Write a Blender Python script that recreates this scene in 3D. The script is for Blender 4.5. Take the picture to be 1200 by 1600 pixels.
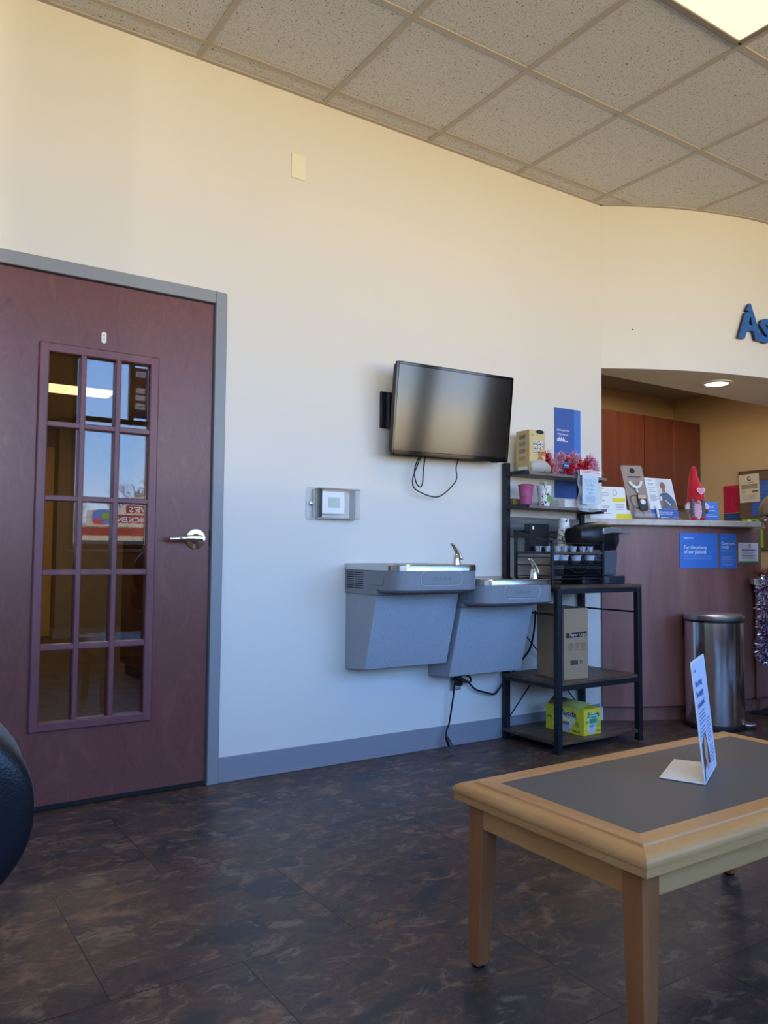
import bpy, bmesh, math, random
from math import sin, cos, pi, radians, sqrt, atan2, hypot
from mathutils import Vector, Matrix
random.seed(7)
for o in list(bpy.data.objects): bpy.data.objects.remove(o)
SC = bpy.context.scene; COL = SC.collection

# ------------------------------------------------------------------ camera
F_PX, PITCH, ROLL, YAW = 1234.87, 2.989, 0.4929, 33.476
CAM = Vector((0, -3.172, 0.9615))
p, r, y = radians(PITCH), radians(ROLL), radians(YAW)
fw = Vector((sin(y)*cos(p), cos(y)*cos(p), sin(p))); rt = Vector((cos(y), -sin(y), 0)); up = rt.cross(fw)
rt2 = rt*cos(r)+up*sin(r); up2 = -rt*sin(r)+up*cos(r)
cd = bpy.data.cameras.new('camera'); cam = bpy.data.objects.new('camera', cd); COL.objects.link(cam)
M = Matrix((rt2, up2, -fw)).transposed().to_4x4(); M.translation = CAM; cam.matrix_world = M
cd.sensor_fit = 'VERTICAL'; cd.sensor_height = 36; cd.lens = 36*F_PX/1600; cd.clip_start = 0.02; cd.clip_end = 300
SC.camera = cam
# ------------------------------------------------------------------ exposure and sky
SC.view_settings.view_transform = 'Standard'; SC.view_settings.look = 'None'
SC.view_settings.gamma = 1; SC.view_settings.use_curve_mapping = False
SC.view_settings.exposure = 0.06
W = bpy.data.worlds.new('sky'); SC.world = W; W.use_nodes = True
SKY_STRENGTH = 8.2
GLINT = 520
def _world():
    nt = W.node_tree; nt.nodes.clear()
    tc = nt.nodes.new('ShaderNodeTexCoord'); sp = nt.nodes.new('ShaderNodeSeparateXYZ')
    mr = nt.nodes.new('ShaderNodeMapRange'); mr.inputs['From Min'].default_value = -1; mr.inputs['From Max'].default_value = 1
    cr = nt.nodes.new('ShaderNodeValToRGB'); bg = nt.nodes.new('ShaderNodeBackground'); out = nt.nodes.new('ShaderNodeOutputWorld')
    e = cr.color_ramp.elements
    e[0].position = 0.0; e[0].color = (0.66, 0.515, 0.31, 1)        # sunlit paving close by
    e[1].position = 1.0; e[1].color = (0.10, 0.24, 0.62, 1)
    for pos, c in ((0.40, (0.66, 0.52, 0.32)), (0.47, (0.76, 0.61, 0.41)), (0.488, (1.0, 0.90, 0.72)), (0.50, (0.72, 0.82, 0.95)), (0.55, (0.34, 0.58, 1.0)), (0.65, (0.20, 0.44, 1.0))):
        k = e.new(pos); k.color = (*c, 1)
    # sun glancing off something low across the street
    dt = nt.nodes.new('ShaderNodeVectorMath'); dt.operation = 'DOT_PRODUCT'; dt.inputs[1].default_value = Vector((0.18, -1, -0.040)).normalized()
    lo = nt.nodes.new('ShaderNodeMapRange'); lo.inputs['From Min'].default_value = cos(radians(1.5)); lo.inputs['From Max'].default_value = 1.0; lo.inputs['To Max'].default_value = GLINT
    b2 = nt.nodes.new('ShaderNodeBackground'); b2.inputs[0].default_value = (1, 0.88, 0.70, 1); ads = nt.nodes.new('ShaderNodeAddShader')
    nt.links.new(tc.outputs['Generated'], dt.inputs[0]); nt.links.new(dt.outputs['Value'], lo.inputs['Value']); nt.links.new(lo.outputs[0], b2.inputs[1])
    nt.links.new(tc.outputs['Generated'], sp.inputs[0]); nt.links.new(sp.outputs['Z'], mr.inputs['Value'])
    nt.links.new(mr.outputs[0], cr.inputs[0]); nt.links.new(cr.outputs[0], bg.inputs[0]); nt.links.new(bg.outputs[0], ads.inputs[0]); nt.links.new(b2.outputs[0], ads.inputs[1]); nt.links.new(ads.outputs[0], out.inputs[0])
    bg.inputs[1].default_value = SKY_STRENGTH
_world()
H = 3.068        # lobby ceiling
YB = -4.5        # street-side window wall
XL, XR = -2.6, 9.0
WINS = [(-2.2, 1.25), (1.6, 5.3), (5.45, 6.28)]; SILL, WTOP = 0.98, 2.98
def area(name, loc, rot, sx, sy, power, col=(1, 1, 1), portal=False):
    l = bpy.data.lights.new(name, 'AREA'); l.shape = 'RECTANGLE'; l.size = sx; l.size_y = sy; l.energy = power; l.color = col
    if portal: l.cycles.is_portal = True
    o = bpy.data.objects.new(name, l); COL.objects.link(o); o.location = loc; o.rotation_euler = rot; return o
for a, b in WINS: area('window_daylight', ((a+b)/2, YB+0.06, (SILL+WTOP)/2), (radians(90), 0, 0), b-a, WTOP-SILL, 1, portal=True)
area('office_lamp', (5.1, 0.62, 2.40), (0, 0, 0), 1.1, 0.5, 10, (1, 0.82, 0.60))
area('hall_lamp', (1.63, 4.3, 2.41), (0, 0, 0), 0.62, 0.4, 14, (1, 0.74, 0.45))
area('lobby_lamp', (2.34, -1.645, H-0.02), (0, 0, 0), 1.15, 0.55, 7, (1, 0.84, 0.62))
for o in bpy.data.objects:
    if o.type == 'LIGHT': o['kind'] = 'structure'

# ------------------------------------------------------------------ materials
def lin(c):
    if isinstance(c, str): c = [int(c[i:i+2], 16)/255 for i in (0, 2, 4)]
    return tuple(((v/12.92) if v <= 0.04045 else ((v+0.055)/1.055)**2.4) for v in c)
MATS = {}
def mat(name, col, rough=0.5, metal=0.0, var=0.06, scale=9.0, stretch=(1, 1, 1), bump=0.0, bscale=120, spec=0.5, trans=0.0, ior=1.45, alpha=1.0, emit=None, es=0, col2=None, ramp=None, distort=0.0, sheen=0, coat=0):
    if name in MATS: return MATS[name]
    m = bpy.data.materials.new(name); m.use_nodes = True; nt = m.node_tree; b = nt.nodes['Principled BSDF']
    c = lin(col); c2 = lin(col2) if col2 else tuple(min(1, v*(1+var)) for v in c); c1 = c if col2 else tuple(v*(1-var) for v in c)
    tc = nt.nodes.new('ShaderNodeTexCoord'); mp = nt.nodes.new('ShaderNodeMapping'); mp.inputs['Scale'].default_value = stretch
    nz = nt.nodes.new('ShaderNodeTexNoise'); nz.inputs['Scale'].default_value = scale; nz.inputs['Detail'].default_value = 5; nz.inputs['Distortion'].default_value = distort
    cr = nt.nodes.new('ShaderNodeValToRGB'); cr.color_ramp.elements[0].position = 0.3; cr.color_ramp.elements[1].position = 0.7
    cr.color_ramp.elements[0].color = (*c1, 1); cr.color_ramp.elements[1].color = (*c2, 1)
    if ramp:
        el = cr.color_ramp.elements
        while len(el) > 1: el.remove(el[-1])
        el[0].position = ramp[0][0]; el[0].color = (*lin(ramp[0][1]), 1)
        for ps, cc in ramp[1:]:
            k = el.new(ps); k.color = (*lin(cc), 1)
    L = nt.links.new
    L(tc.outputs['Object'], mp.inputs[0]); L(mp.outputs[0], nz.inputs['Vector']); L(nz.outputs[0], cr.inputs[0]); L(cr.outputs[0], b.inputs['Base Color'])
    b.inputs['Roughness'].default_value = rough; b.inputs['Metallic'].default_value = metal; b.inputs['Specular IOR Level'].default_value = spec
    b.inputs['IOR'].default_value = ior; b.inputs['Transmission Weight'].default_value = trans; b.inputs['Alpha'].default_value = alpha
    b.inputs['Sheen Weight'].default_value = sheen; b.inputs['Coat Weight'].default_value = coat
    if emit: b.inputs['Emission Color'].default_value = (*lin(emit), 1); b.inputs['Emission Strength'].default_value = es
    if bump:
        n2 = nt.nodes.new('ShaderNodeTexNoise'); n2.inputs['Scale'].default_value = bscale; bm_ = nt.nodes.new('ShaderNodeBump')
        bm_.inputs['Strength'].default_value = bump; bm_.inputs['Distance'].default_value = 0.002
        L(tc.outputs['Object'], n2.inputs['Vector']); L(n2.outputs[0], bm_.inputs['Height']); L(bm_.outputs[0], b.inputs['Normal'])
    MATS[name] = m; return m
def clear_glass(name, ior=1.5, tint=(1, 1, 1), rough=0.0, boost=1.0, haze=0.0):
    if name in MATS: return MATS[name]
    m = bpy.data.materials.new(name); m.use_nodes = True; nt = m.node_tree; nt.nodes.clear(); L = nt.links.new
    out = nt.nodes.new('ShaderNodeOutputMaterial'); mx = nt.nodes.new('ShaderNodeMixShader'); fr = nt.nodes.new('ShaderNodeFresnel')
    t = nt.nodes.new('ShaderNodeBsdfTransparent'); g = nt.nodes.new('ShaderNodeBsdfGlossy'); g.inputs['Roughness'].default_value = rough
    nz = nt.nodes.new('ShaderNodeTexNoise'); nz.inputs['Scale'].default_value = 3; mr = nt.nodes.new('ShaderNodeMapRange')
    mr.inputs['To Min'].default_value = boost*0.97; mr.inputs['To Max'].default_value = boost*1.03; mu = nt.nodes.new('ShaderNodeMath'); mu.operation = 'MULTIPLY'; mu.use_clamp = True
    t.inputs[0].default_value = (*tint, 1); fr.inputs[0].default_value = ior
    L(nz.outputs[0], mr.inputs[0]); L(fr.outputs[0], mu.inputs[0]); L(mr.outputs[0], mu.inputs[1]); L(mu.outputs[0], mx.inputs[0])
    L(t.outputs[0], mx.inputs[1]); L(g.outputs[0], mx.inputs[2])
    if haze:
        m3 = nt.nodes.new('ShaderNodeMixShader'); df = nt.nodes.new('ShaderNodeBsdfDiffuse'); df.inputs[0].default_value = (.9, .92, .93, 1); m3.inputs[0].default_value = haze
        L(mx.outputs[0], m3.inputs[1]); L(df.outputs[0], m3.inputs[2]); L(m3.outputs[0], out.inputs[0])
    else: L(mx.outputs[0], out.inputs[0])
    MATS[name] = m; return m

def floor_mat():
    m = bpy.data.materials.new('slate_vinyl_tile'); m.use_nodes = True; nt = m.node_tree; b = nt.nodes['Principled BSDF']; L = nt.links.new; N = nt.nodes.new
    tc = N('ShaderNodeTexCoord')
    br = N('ShaderNodeTexBrick'); br.offset = 0.5; br.inputs['Scale'].default_value = 1
    br.inputs['Brick Width'].default_value = 0.61; br.inputs['Row Height'].default_value = 0.605; br.inputs['Mortar Size'].default_value = 0.0016; br.inputs['Mortar Smooth'].default_value = 0.1
    br.inputs['Color1'].default_value = (0, 0, 0, 1); br.inputs['Color2'].default_value = (1, 1, 1, 1); br.inputs['Mortar'].default_value = (.5, .5, .5, 1)
    mp = N('ShaderNodeMapping'); mp.inputs['Location'].default_value = (-0.48+0.305, 1.40-0.605*4, 0)
    L(tc.outputs['Object'], mp.inputs[0]); L(mp.outputs[0], br.inputs[0])
    # per-tile offset of the pattern
    sc = N('ShaderNodeVectorMath'); sc.operation = 'SCALE'; sc.inputs['Scale'].default_value = 7.0
    ad = N('ShaderNodeVectorMath'); ad.operation = 'ADD'
    L(br.outputs['Color'], sc.inputs[0]); L(tc.outputs['Object'], ad.inputs[0]); L(sc.outputs[0], ad.inputs[1])
    st = N('ShaderNodeMapping'); st.inputs['Scale'].default_value = (1.0, 1.5, 1)
    L(ad.outputs[0], st.inputs[0])
    n1 = N('ShaderNodeTexNoise'); n1.inputs['Scale'].default_value = 5.5; n1.inputs['Detail'].default_value = 10; n1.inputs['Roughness'].default_value = 0.68; n1.inputs['Distortion'].default_value = 0.5
    n2 = N('ShaderNodeTexNoise'); n2.inputs['Scale'].default_value = 10.5; n2.inputs['Detail'].default_value = 10; n2.inputs['Roughness'].default_value = 0.72; n2.inputs['Distortion'].default_value = 0.7
    n3 = N('ShaderNodeTexNoise'); n3.inputs['Scale'].default_value = 45; n3.inputs['Detail'].default_value = 6; n3.inputs['Roughness'].default_value = 0.7
    L(st.outputs[0], n1.inputs['Vector']); L(st.outputs[0], n2.inputs['Vector']); L(st.outputs[0], n3.inputs['Vector'])
    c1 = N('ShaderNodeValToRGB'); e = c1.color_ramp.elements
    e[0].position = 0.36; e[0].color = (*lin('353335'), 1); e[1].position = 0.66; e[1].color = (*lin('75563f'), 1)
    for ps, cc in ((0.44, '403835'), (0.50, '57453b'), (0.55, '473a33'), (0.60, '634a3b')):
        k = e.new(ps); k.color = (*lin(cc), 1)
    L(n1.outputs[0], c1.inputs[0])
    c2 = N('ShaderNodeValToRGB'); e = c2.color_ramp.elements; e[0].position = 0.53; e[0].color = (0, 0, 0, 1); e[1].position = 0.61; e[1].color = (1, 1, 1, 1)
    L(n2.outputs[0], c2.inputs[0])
    mx = N('ShaderNodeMix'); mx.data_type = 'RGBA'; mx.inputs[7].default_value = (*lin('86705a'), 1)
    ml = N('ShaderNodeMath'); ml.operation = 'MULTIPLY'; mm = N('ShaderNodeMath'); mm.operation = 'MULTIPLY'; mm.inputs[1].default_value = 1.25
    L(n3.outputs[0], mm.inputs[0]); L(c2.outputs[0], ml.inputs[0]); L(mm.outputs[0], ml.inputs[1]); L(ml.outputs[0], mx.inputs[0]); L(c1.outputs[0], mx.inputs[6])
    m2 = N('ShaderNodeMix'); m2.data_type = 'RGBA'; m2.inputs[7].default_value = (*lin('1d1a1a'), 1)
    L(br.outputs['Fac'], m2.inputs[0]); L(mx.outputs[2], m2.inputs[6]); L(m2.outputs[2], b.inputs['Base Color'])
    b.inputs['Roughness'].default_value = 0.40; b.inputs['Specular IOR Level'].default_value = 0.38
    bp = N('ShaderNodeBump'); bp.inputs['Strength'].default_value = 0.25; bp.inputs['Distance'].default_value = 0.003; L(n1.outputs[0], bp.inputs['Height']); L(bp.outputs[0], b.inputs['Normal'])
    return m
def ceiling_mat():
    m = bpy.data.materials.new('mineral_tile'); m.use_nodes = True; nt = m.node_tree; b = nt.nodes['Principled BSDF']; L = nt.links.new; N = nt.nodes.new
    tc = N('ShaderNodeTexCoord'); vo = N('ShaderNodeTexNoise'); vo.inputs['Scale'].default_value = 120; vo.inputs['Detail'].default_value = 3; vo.inputs['Distortion'].default_value = 0.8
    n2 = N('ShaderNodeTexNoise'); n2.inputs['Scale'].default_value = 210; n2.inputs['Detail'].default_value = 2
    L(tc.outputs['Object'], vo.inputs['Vector']); L(tc.outputs['Object'], n2.inputs['Vector'])
    c = N('ShaderNodeValToRGB'); e = c.color_ramp.elements; e[0].position = 0.31; e[0].color = (*lin('5a544c'), 1); e[1].position = 0.37; e[1].color = (*lin('dad9d7'), 1)
    c2 = N('ShaderNodeValToRGB'); e = c2.color_ramp.elements; e[0].position = 0.30; e[0].color = (.42, .4, .38, 1); e[1].position = 0.42; e[1].color = (1, 1, 1, 1)
    mu = N('ShaderNodeMix'); mu.data_type = 'RGBA'; mu.blend_type = 'MULTIPLY'; mu.inputs[0].default_value = 1
    L(vo.outputs[0], c.inputs[0]); L(n2.outputs[0], c2.inputs[0]); L(c.outputs[0], mu.inputs[6]); L(c2.outputs[0], mu.inputs[7]); L(mu.outputs[2], b.inputs['Base Color'])
    b.inputs['Roughness'].default_value = 0.95; b.inputs['Specular IOR Level'].default_value = 0.1
    return m

CREAM = mat('cream_wall_paint', 'e4dfd4', 0.55, var=0.012, scale=1.6, bump=0.08, bscale=260, spec=0.35)
TAN = mat('tan_wall_paint', 'c8aa7c', 0.6, var=0.02, scale=1.5)
GREYB = mat('grey_vinyl_base', '8e9096', 0.45, var=0.02)
GREYF = mat('grey_door_frame', '8d9092', 0.38, var=0.02)
CHERRY = mat('cherry_veneer', '7d5350', 0.30, ramp=((0.25, '653a35'), (0.45, '74463e'), (0.55, '6d423b'), (0.75, '7f4f45')), scale=4.5, stretch=(2.2, 2.2, 0.9), distort=2.2, bump=0.04, bscale=60)
CHERRY2 = mat('cherry_laminate', '7b4f4b', 0.36, ramp=((0.25, '845750'), (0.5, '926358'), (0.75, '9f6f64')), scale=3.0, stretch=(3, 3, 0.35), distort=0.8)
CAB = mat('cabinet_cherry', '8a3f26', 0.4, ramp=((0.25, '5e2f22'), (0.75, '733a29')), scale=5, stretch=(5, 5, 0.3), distort=0.5)
MAPLE = mat('maple_wood', 'c79a66', 0.36, ramp=((0.2, 'b5824a'), (0.5, 'c4935a'), (0.8, 'd3a56b')), scale=4, stretch=(0.6, 3, 3), distort=0.7)
MAPLEV = mat('maple_leg_wood', 'b98556', 0.38, ramp=((0.2, '8c5632'), (0.5, '9d653b'), (0.8, 'ac7347')), scale=4, stretch=(5, 5, 0.5), distort=0.7)
MAPLEY = mat('maple_rail_wood', 'bf915f', 0.38, ramp=((0.2, 'ab783f'), (0.5, 'ba874d'), (0.8, 'ca9a60')), scale=4, stretch=(3, 0.6, 3), distort=0.7)
GUNLAM = mat('charcoal_laminate', '57544f', 0.42, var=0.02, scale=300, bump=0.15, bscale=900)
BLKM = mat('matte_black_steel', '24272c', 0.42, metal=0.3, var=0.04)
BLKP = mat('black_plastic', '15171a', 0.32, var=0.04)
BLKG = mat('gloss_black_plastic', '0b0c0f', 0.08, var=0.02)
DKP = mat('dark_grey_plastic', '3b4148', 0.25, var=0.04)
RUST = mat('rustic_brown_board', '5a4638', 0.45, ramp=((0.25, '3b2d26'), (0.5, '5c4738'), (0.75, '77614d')), scale=5, stretch=(0.5, 4, 4), distort=1.5)
RUSTG = mat('grey_rustic_board', '7a7068', 0.5, ramp=((0.25, '5a5048'), (0.5, '7c7168'), (0.75, '8f8378')), scale=5, stretch=(0.5, 4, 4), distort=1.5)
STEEL = mat('brushed_steel', 'c2c1bd', 0.2, metal=1, var=0.05, scale=30, stretch=(0.2, 6, 6))
STEELV = mat('polished_steel_shell', 'e6e6e6', 0.17, metal=1, var=0.03, scale=30, stretch=(6, 6, 0.1))
STEELM = mat('satin_steel', 'd2d0cc', 0.35, metal=1, var=0.04, scale=40)
CHROME = mat('chrome', 'dcdcdc', 0.09, metal=1, var=0.01)
GREYPL = mat('grey_cooler_plastic', '82868c', 0.38, var=0.02)
GRANIT = mat('light_grey_granite_vinyl', '9da4ab', 0.5, ramp=((0.35, '979ea5'), (0.65, 'a9afb6')), scale=220, bump=0.25, bscale=300)
WHITEP = mat('white_plastic', 'efeee8', 0.35, var=0.01)
IVORY = mat('ivory_plastic', 'f0ecd2', 0.4, var=0.01)
PAPER = mat('white_paper', 'f2f1ee', 0.7, var=0.015)
CREAMP = mat('cream_paper', 'd9c9ac', 0.75, var=0.02)
INK = mat('black_ink', '202024', 0.7, var=0.02); GINK = mat('grey_ink', '8b8f98', 0.7, var=0.02)
BLUE = mat('poster_blue', '4a80d2', 0.4, var=0.02, scale=2); BLUE2 = mat('poster_dark_blue', '4362aa', 0.5, var=0.02, scale=2)
BLUEI = mat('blue_ink', '3c5fb4', 0.6, var=0.02); WINK = mat('white_ink', 'f7f8fa', 0.6, var=0.01)
LBLINK = mat('pale_blue_ink', 'b9cdf2', 0.6, var=0.01)
SIGNB = mat('sign_letter_blue', '2f66ae', 0.35, var=0.02); SIGNS = mat('sign_letter_side', '16233f', 0.4, var=0.02)
RED = mat('red_paper', 'c4203f', 0.6, var=0.03); REDI = mat('dark_red_ink', '8f1530', 0.6, var=0.02); GREEN = mat('green_paper', '7fc421', 0.6, var=0.03)
GREENI = mat('green_ink', '4a9a58', 0.6, var=0.03); YEL = mat('yellow_print', 'f0dc1e', 0.5, var=0.02); NAVY = mat('navy_board', '27456f', 0.6, var=0.03)
KRAFT = mat('kraft_cardboard', 'a38a6b', 0.8, var=0.04, scale=14); KRAFTD = mat('kraft_card_panel', 'a0744a', 0.7, var=0.04)
BOARDB = mat('brown_pinboard', '6d5640', 0.9, var=0.1, scale=120)
STONE = mat('beige_laminate_counter', 'b9a999', 0.4, ramp=((0.3, 'bbab99'), (0.5, 'cdbcaa'), (0.7, 'd8cbbb')), scale=14, distort=1)
RUBBER = mat('black_rubber', '121214', 0.6, var=0.05)
MATB = mat('dark_navy_mat', '252a35', 0.95, var=0.15, scale=200)
LEATH = mat('black_leather', '16181f', 0.33, var=0.05, bump=0.3, bscale=260); LEATHG = mat('grey_vinyl_trim', '5a5a5c', 0.4, var=0.05)
GLASSD = clear_glass('door_glass', 1.62, (0.96, 0.96, 0.95)); GLASSW = clear_glass('window_glass', 1.2, (0.97, 0.98, 0.98))
ACRYL = clear_glass('clear_acrylic', 1.25, (0.99, 0.99, 0.99), 0.08, haze=0.13); FILM = clear_glass('clear_plastic_film', 1.6, (0.95, 0.96, 0.97), 0.10, haze=0.25)
GUARD = clear_glass('clear_guard', 1.16, (1, 1, 1), 0.05, haze=0.035); GUARDR = clear_glass('frosted_guard_rib', 1.2, (1, 1, 1), 0.1, haze=0.3)
MESHM = clear_glass('black_wire_mesh', 1.1, (0.42, 0.43, 0.45), 0.5)
FLOORM = floor_mat(); CEILM = ceiling_mat()

# ------------------------------------------------------------------ mesh builder
class MB:
    def __init__(s, f=None): s.v = []; s.f = []; s.fr = f or (lambda u, v, w: Vector((u, v, w)))
    def add(s, vs, fs):
        n = len(s.v); s.v += [Vector(s.fr(*q)) for q in vs]; s.f += [tuple(n+i for i in ff) for ff in fs]; return s
    def box(s, x0, x1, y0, y1, z0, z1, nx=1):
        vs = []; fs = []
        for i in range(nx+1):
            x = x0+(x1-x0)*i/nx; vs += [(x, y0, z0), (x, y1, z0), (x, y1, z1), (x, y0, z1)]
        for i in range(nx):
            a = 4*i
            for k in range(4): fs.append((a+k, a+4+k, a+4+(k+1) % 4, a+(k+1) % 4))
        fs += [(0, 1, 2, 3), (4*nx+3, 4*nx+2, 4*nx+1, 4*nx)]
        return s.add(vs, fs)
    def prism(s, poly, z0, z1, cap=True):       # polygon in the first two axes, extruded along the third
        n = len(poly); vs = [(a, b, z0) for a, b in poly]+[(a, b, z1) for a, b in poly]
        fs = [(i, (i+1) % n, n+(i+1) % n, n+i) for i in range(n)]
        if cap: fs += [tuple(range(n))[::-1], tuple(range(n, 2*n))]
        return s.add(vs, fs)
    def lathe(s, c, prof, n=28, sx=1, sy=1):     # prof of (radius, height)
        vs = []; fs = []; m = len(prof)
        for i in range(n):
            a = 2*pi*i/n; vs += [(c[0]+r_*cos(a)*sx, c[1]+r_*sin(a)*sy, c[2]+z) for r_, z in prof]
        for i in range(n):
            j = (i+1) % n
            for k in range(m-1): fs.append((i*m+k, j*m+k, j*m+k+1, i*m+k+1))
        fs.append(tuple(i*m for i in range(n))[::-1]); fs.append(tuple(i*m+m-1 for i in range(n)))
        return s.add(vs, fs)
    def tube(s, path, rad, n=8, closed=False):
        P = [Vector(q) for q in path]; m = len(P); vs = []; fs = []; prev = None
        for i in range(m):
            a = P[(i-1) % m] if (closed or i > 0) else P[i]; b = P[(i+1) % m] if (closed or i < m-1) else P[i]
            t = (b-a).normalized()
            if prev is None: u = t.orthogonal().normalized()
            else: u = (prev-t*prev.dot(t)).normalized()
            prev = u; w = t.cross(u); rr = rad[i] if isinstance(rad, (list, tuple)) else rad
            vs += [tuple(P[i]+(u*cos(2*pi*k/n)+w*sin(2*pi*k/n))*rr) for k in range(n)]
        for i in range(m if closed else m-1):
            j = (i+1) % m
            for k in range(n): fs.append((i*n+k, i*n+(k+1) % n, j*n+(k+1) % n, j*n+k))
        if not closed: fs += [tuple(range(n))[::-1], tuple((m-1)*n+k for k in range(n))]
        return s.add(vs, fs)
    def ball(s, c, rx, ry=None, rz=None, n=14, m=10):
        ry = ry or rx; rz = rz or rx; vs = []; fs = []
        for j in range(m+1):
            t = pi*j/m
            for i in range(n): vs.append((c[0]+rx*sin(t)*cos(2*pi*i/n), c[1]+ry*sin(t)*sin(2*pi*i/n), c[2]+rz*cos(t)))
        for j in range(m):
            for i in range(n): fs.append((j*n+i, (j+1)*n+i, (j+1)*n+(i+1) % n, j*n+(i+1) % n))
        return s.add(vs, fs)
    def build(s, name, m, parent=None, bevel=0, origin=None, smooth=True, seg=2):
        o0 = OFF.get(parent.name, Vector()) if parent else (Vector(origin) if origin is not None else s.base())
        me = bpy.data.meshes.new(name); me.from_pydata([tuple(q-o0) for q in s.v], [], s.f)
        b = bmesh.new(); b.from_mesh(me); bmesh.ops.remove_doubles(b, verts=b.verts, dist=1e-6); bmesh.ops.recalc_face_normals(b, faces=b.faces); b.to_mesh(me); b.free()
        if smooth:
            me.shade_smooth(); me.set_sharp_from_angle(angle=radians(35))
        me.materials.append(m); o = bpy.data.objects.new(name, me); COL.objects.link(o)
        if parent: o.parent = parent; OFF[o.name] = o0
        else: o.location = o0; OFF[o.name] = o0
        if bevel:
            md = o.modifiers.new('bevel', 'BEVEL'); md.width = bevel; md.segments = seg; md.limit_method = 'ANGLE'; md.angle_limit = radians(40); md.harden_normals = False
        return o
    def base(s):
        xs = [q.x for q in s.v]; ys = [q.y for q in s.v]; zs = [q.z for q in s.v]
        return Vector(((min(xs)+max(xs))/2, (min(ys)+max(ys))/2, min(zs)))
OFF = {}
def tag(o, label, cat, group=None):
    o['label'] = label; o['category'] = cat
    if group: o['group'] = group
    return o
def thing(name, loc, label, cat, group=None):
    o = bpy.data.objects.new(name, None); o.empty_display_size = 0.05; COL.objects.link(o); o.location = loc; OFF[o.name] = Vector(loc); return tag(o, label, cat, group)
def lab(o, label): o['label'] = label; return o
def struct(o): o['kind'] = 'structure'; return o
def copy_tree(o, parent=None):
    c = o.copy(); COL.objects.link(c)
    if parent: c.parent = parent
    for ch in list(o.children): copy_tree(ch, c)
    return c
def frame(o, rx, uz, n=None):
    o = Vector(o); rx = Vector(rx).normalized(); uz = Vector(uz).normalized(); n = Vector(n) if n else rx.cross(uz)
    return lambda u, v, w: o+rx*u+uz*v+n*w
def arcframe(c, R, th0, z0):
    return lambda u, v, w: Vector((c[0]+(R+w)*cos(th0+u/R), c[1]+(R+w)*sin(th0+u/R), z0+v))
_tc = {}
def text_mesh(s, size, bold=0.0, shear=0.0, spacing=1.0):
    k = (s, bold, shear, spacing)
    if k not in _tc:
        cu = bpy.data.curves.new('t', 'FONT'); cu.body = s; cu.size = 1; cu.offset = bold; cu.shear = shear; cu.space_character = spacing; cu.resolution_u = 2
        o = bpy.data.objects.new('t', cu); COL.objects.link(o); dg = bpy.context.evaluated_depsgraph_get(); dg.update()
        me = bpy.data.meshes.new_from_object(o.evaluated_get(dg)); _tc[k] = ([tuple(v.co) for v in me.vertices], [tuple(p_.vertices) for p_ in me.polygons])
        bpy.data.objects.remove(o); bpy.data.curves.remove(cu); bpy.data.meshes.remove(me)
    vs, fs = _tc[k]; return [(a*size, b_*size) for a, b_, _ in vs], fs
def add_text(mb, s, u, v, size, bold=0.0, width=None, w=0.0006, align='L', shear=0, vscale=1.0):
    vs, fs = text_mesh(s, size, bold, shear)
    x0 = min(a for a, b in vs); x1 = max(a for a, b in vs); k = (width/(x1-x0)) if width else 1
    off = 0 if align == 'L' else -(x1-x0)*k/2
    mb.add([((a-x0)*k+u+off, b*vscale+v, w) for a, b in vs], fs); return mb
def lines(mb, u0, u1, vs, h, w=0.0006, jag=0.15, nx=1):
    rr = random.Random(int(u0*1000)+len(vs))
    for v in vs:
        rect(mb, u0, u1-(u1-u0)*rr.random()*jag, v, v+h, w, 8)
    return mb
def rect(mb, u0, u1, v0, v1, w=0.0004, nx=6):
    vs = []; fs = []
    for i in range(nx+1):
        u = u0+(u1-u0)*i/nx; vs += [(u, v0, w), (u, v1, w)]
    fs = [(2*i, 2*i+2, 2*i+3, 2*i+1) for i in range(nx)]
    return mb.add(vs, fs)
def poly(mb, pts, w=0.0004): return mb.add([(a, b, w) for a, b in pts], [tuple(range(len(pts)))])
def ell(mb, u, v, a, b, w=0.0005, n=20): return poly(mb, [(u+a*cos(2*pi*i/n), v+b*sin(2*pi*i/n)) for i in range(n)], w)
def ring(mb, u, v, a, b, t, w=0.0005, n=20):
    vs = []; fs = []
    for i in range(n):
        c, s_ = cos(2*pi*i/n), sin(2*pi*i/n); vs += [(u+a*c, v+b*s_, w), (u+(a-t)*c, v+(b-t)*s_, w)]
    for i in range(n): j = (i+1) % n; fs.append((2*i, 2*j, 2*j+1, 2*i+1))
    return mb.add(vs, fs)
def rrect(x0, x1, y0, y1, r_, n=5):
    P = []
    for cx, cy, a0 in ((x1-r_, y1-r_, 0), (x0+r_, y1-r_, 90), (x0+r_, y0+r_, 180), (x1-r_, y0+r_, 270)):
        for i in range(n+1): a = radians(a0+90*i/n); P.append((cx+r_*cos(a), cy+r_*sin(a)))
    return P
def circ3(a, b, c):
    (x1, y1), (x2, y2), (x3, y3) = a, b, c
    d = 2*(x1*(y2-y3)+x2*(y3-y1)+x3*(y1-y2))
    ux = ((x1*x1+y1*y1)*(y2-y3)+(x2*x2+y2*y2)*(y3-y1)+(x3*x3+y3*y3)*(y1-y2))/d
    uy = ((x1*x1+y1*y1)*(x3-x2)+(x2*x2+y2*y2)*(x1-x3)+(x3*x3+y3*y3)*(x2-x1))/d
    return (ux, uy), hypot(x1-ux, y1-uy)
XF = lambda u, v, w: Vector((u, w, v))     # prism profile helper: polygon in XZ, extruded along Y
YF = lambda u, v, w: Vector((w, u, v))     # polygon in YZ, extruded along X

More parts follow.
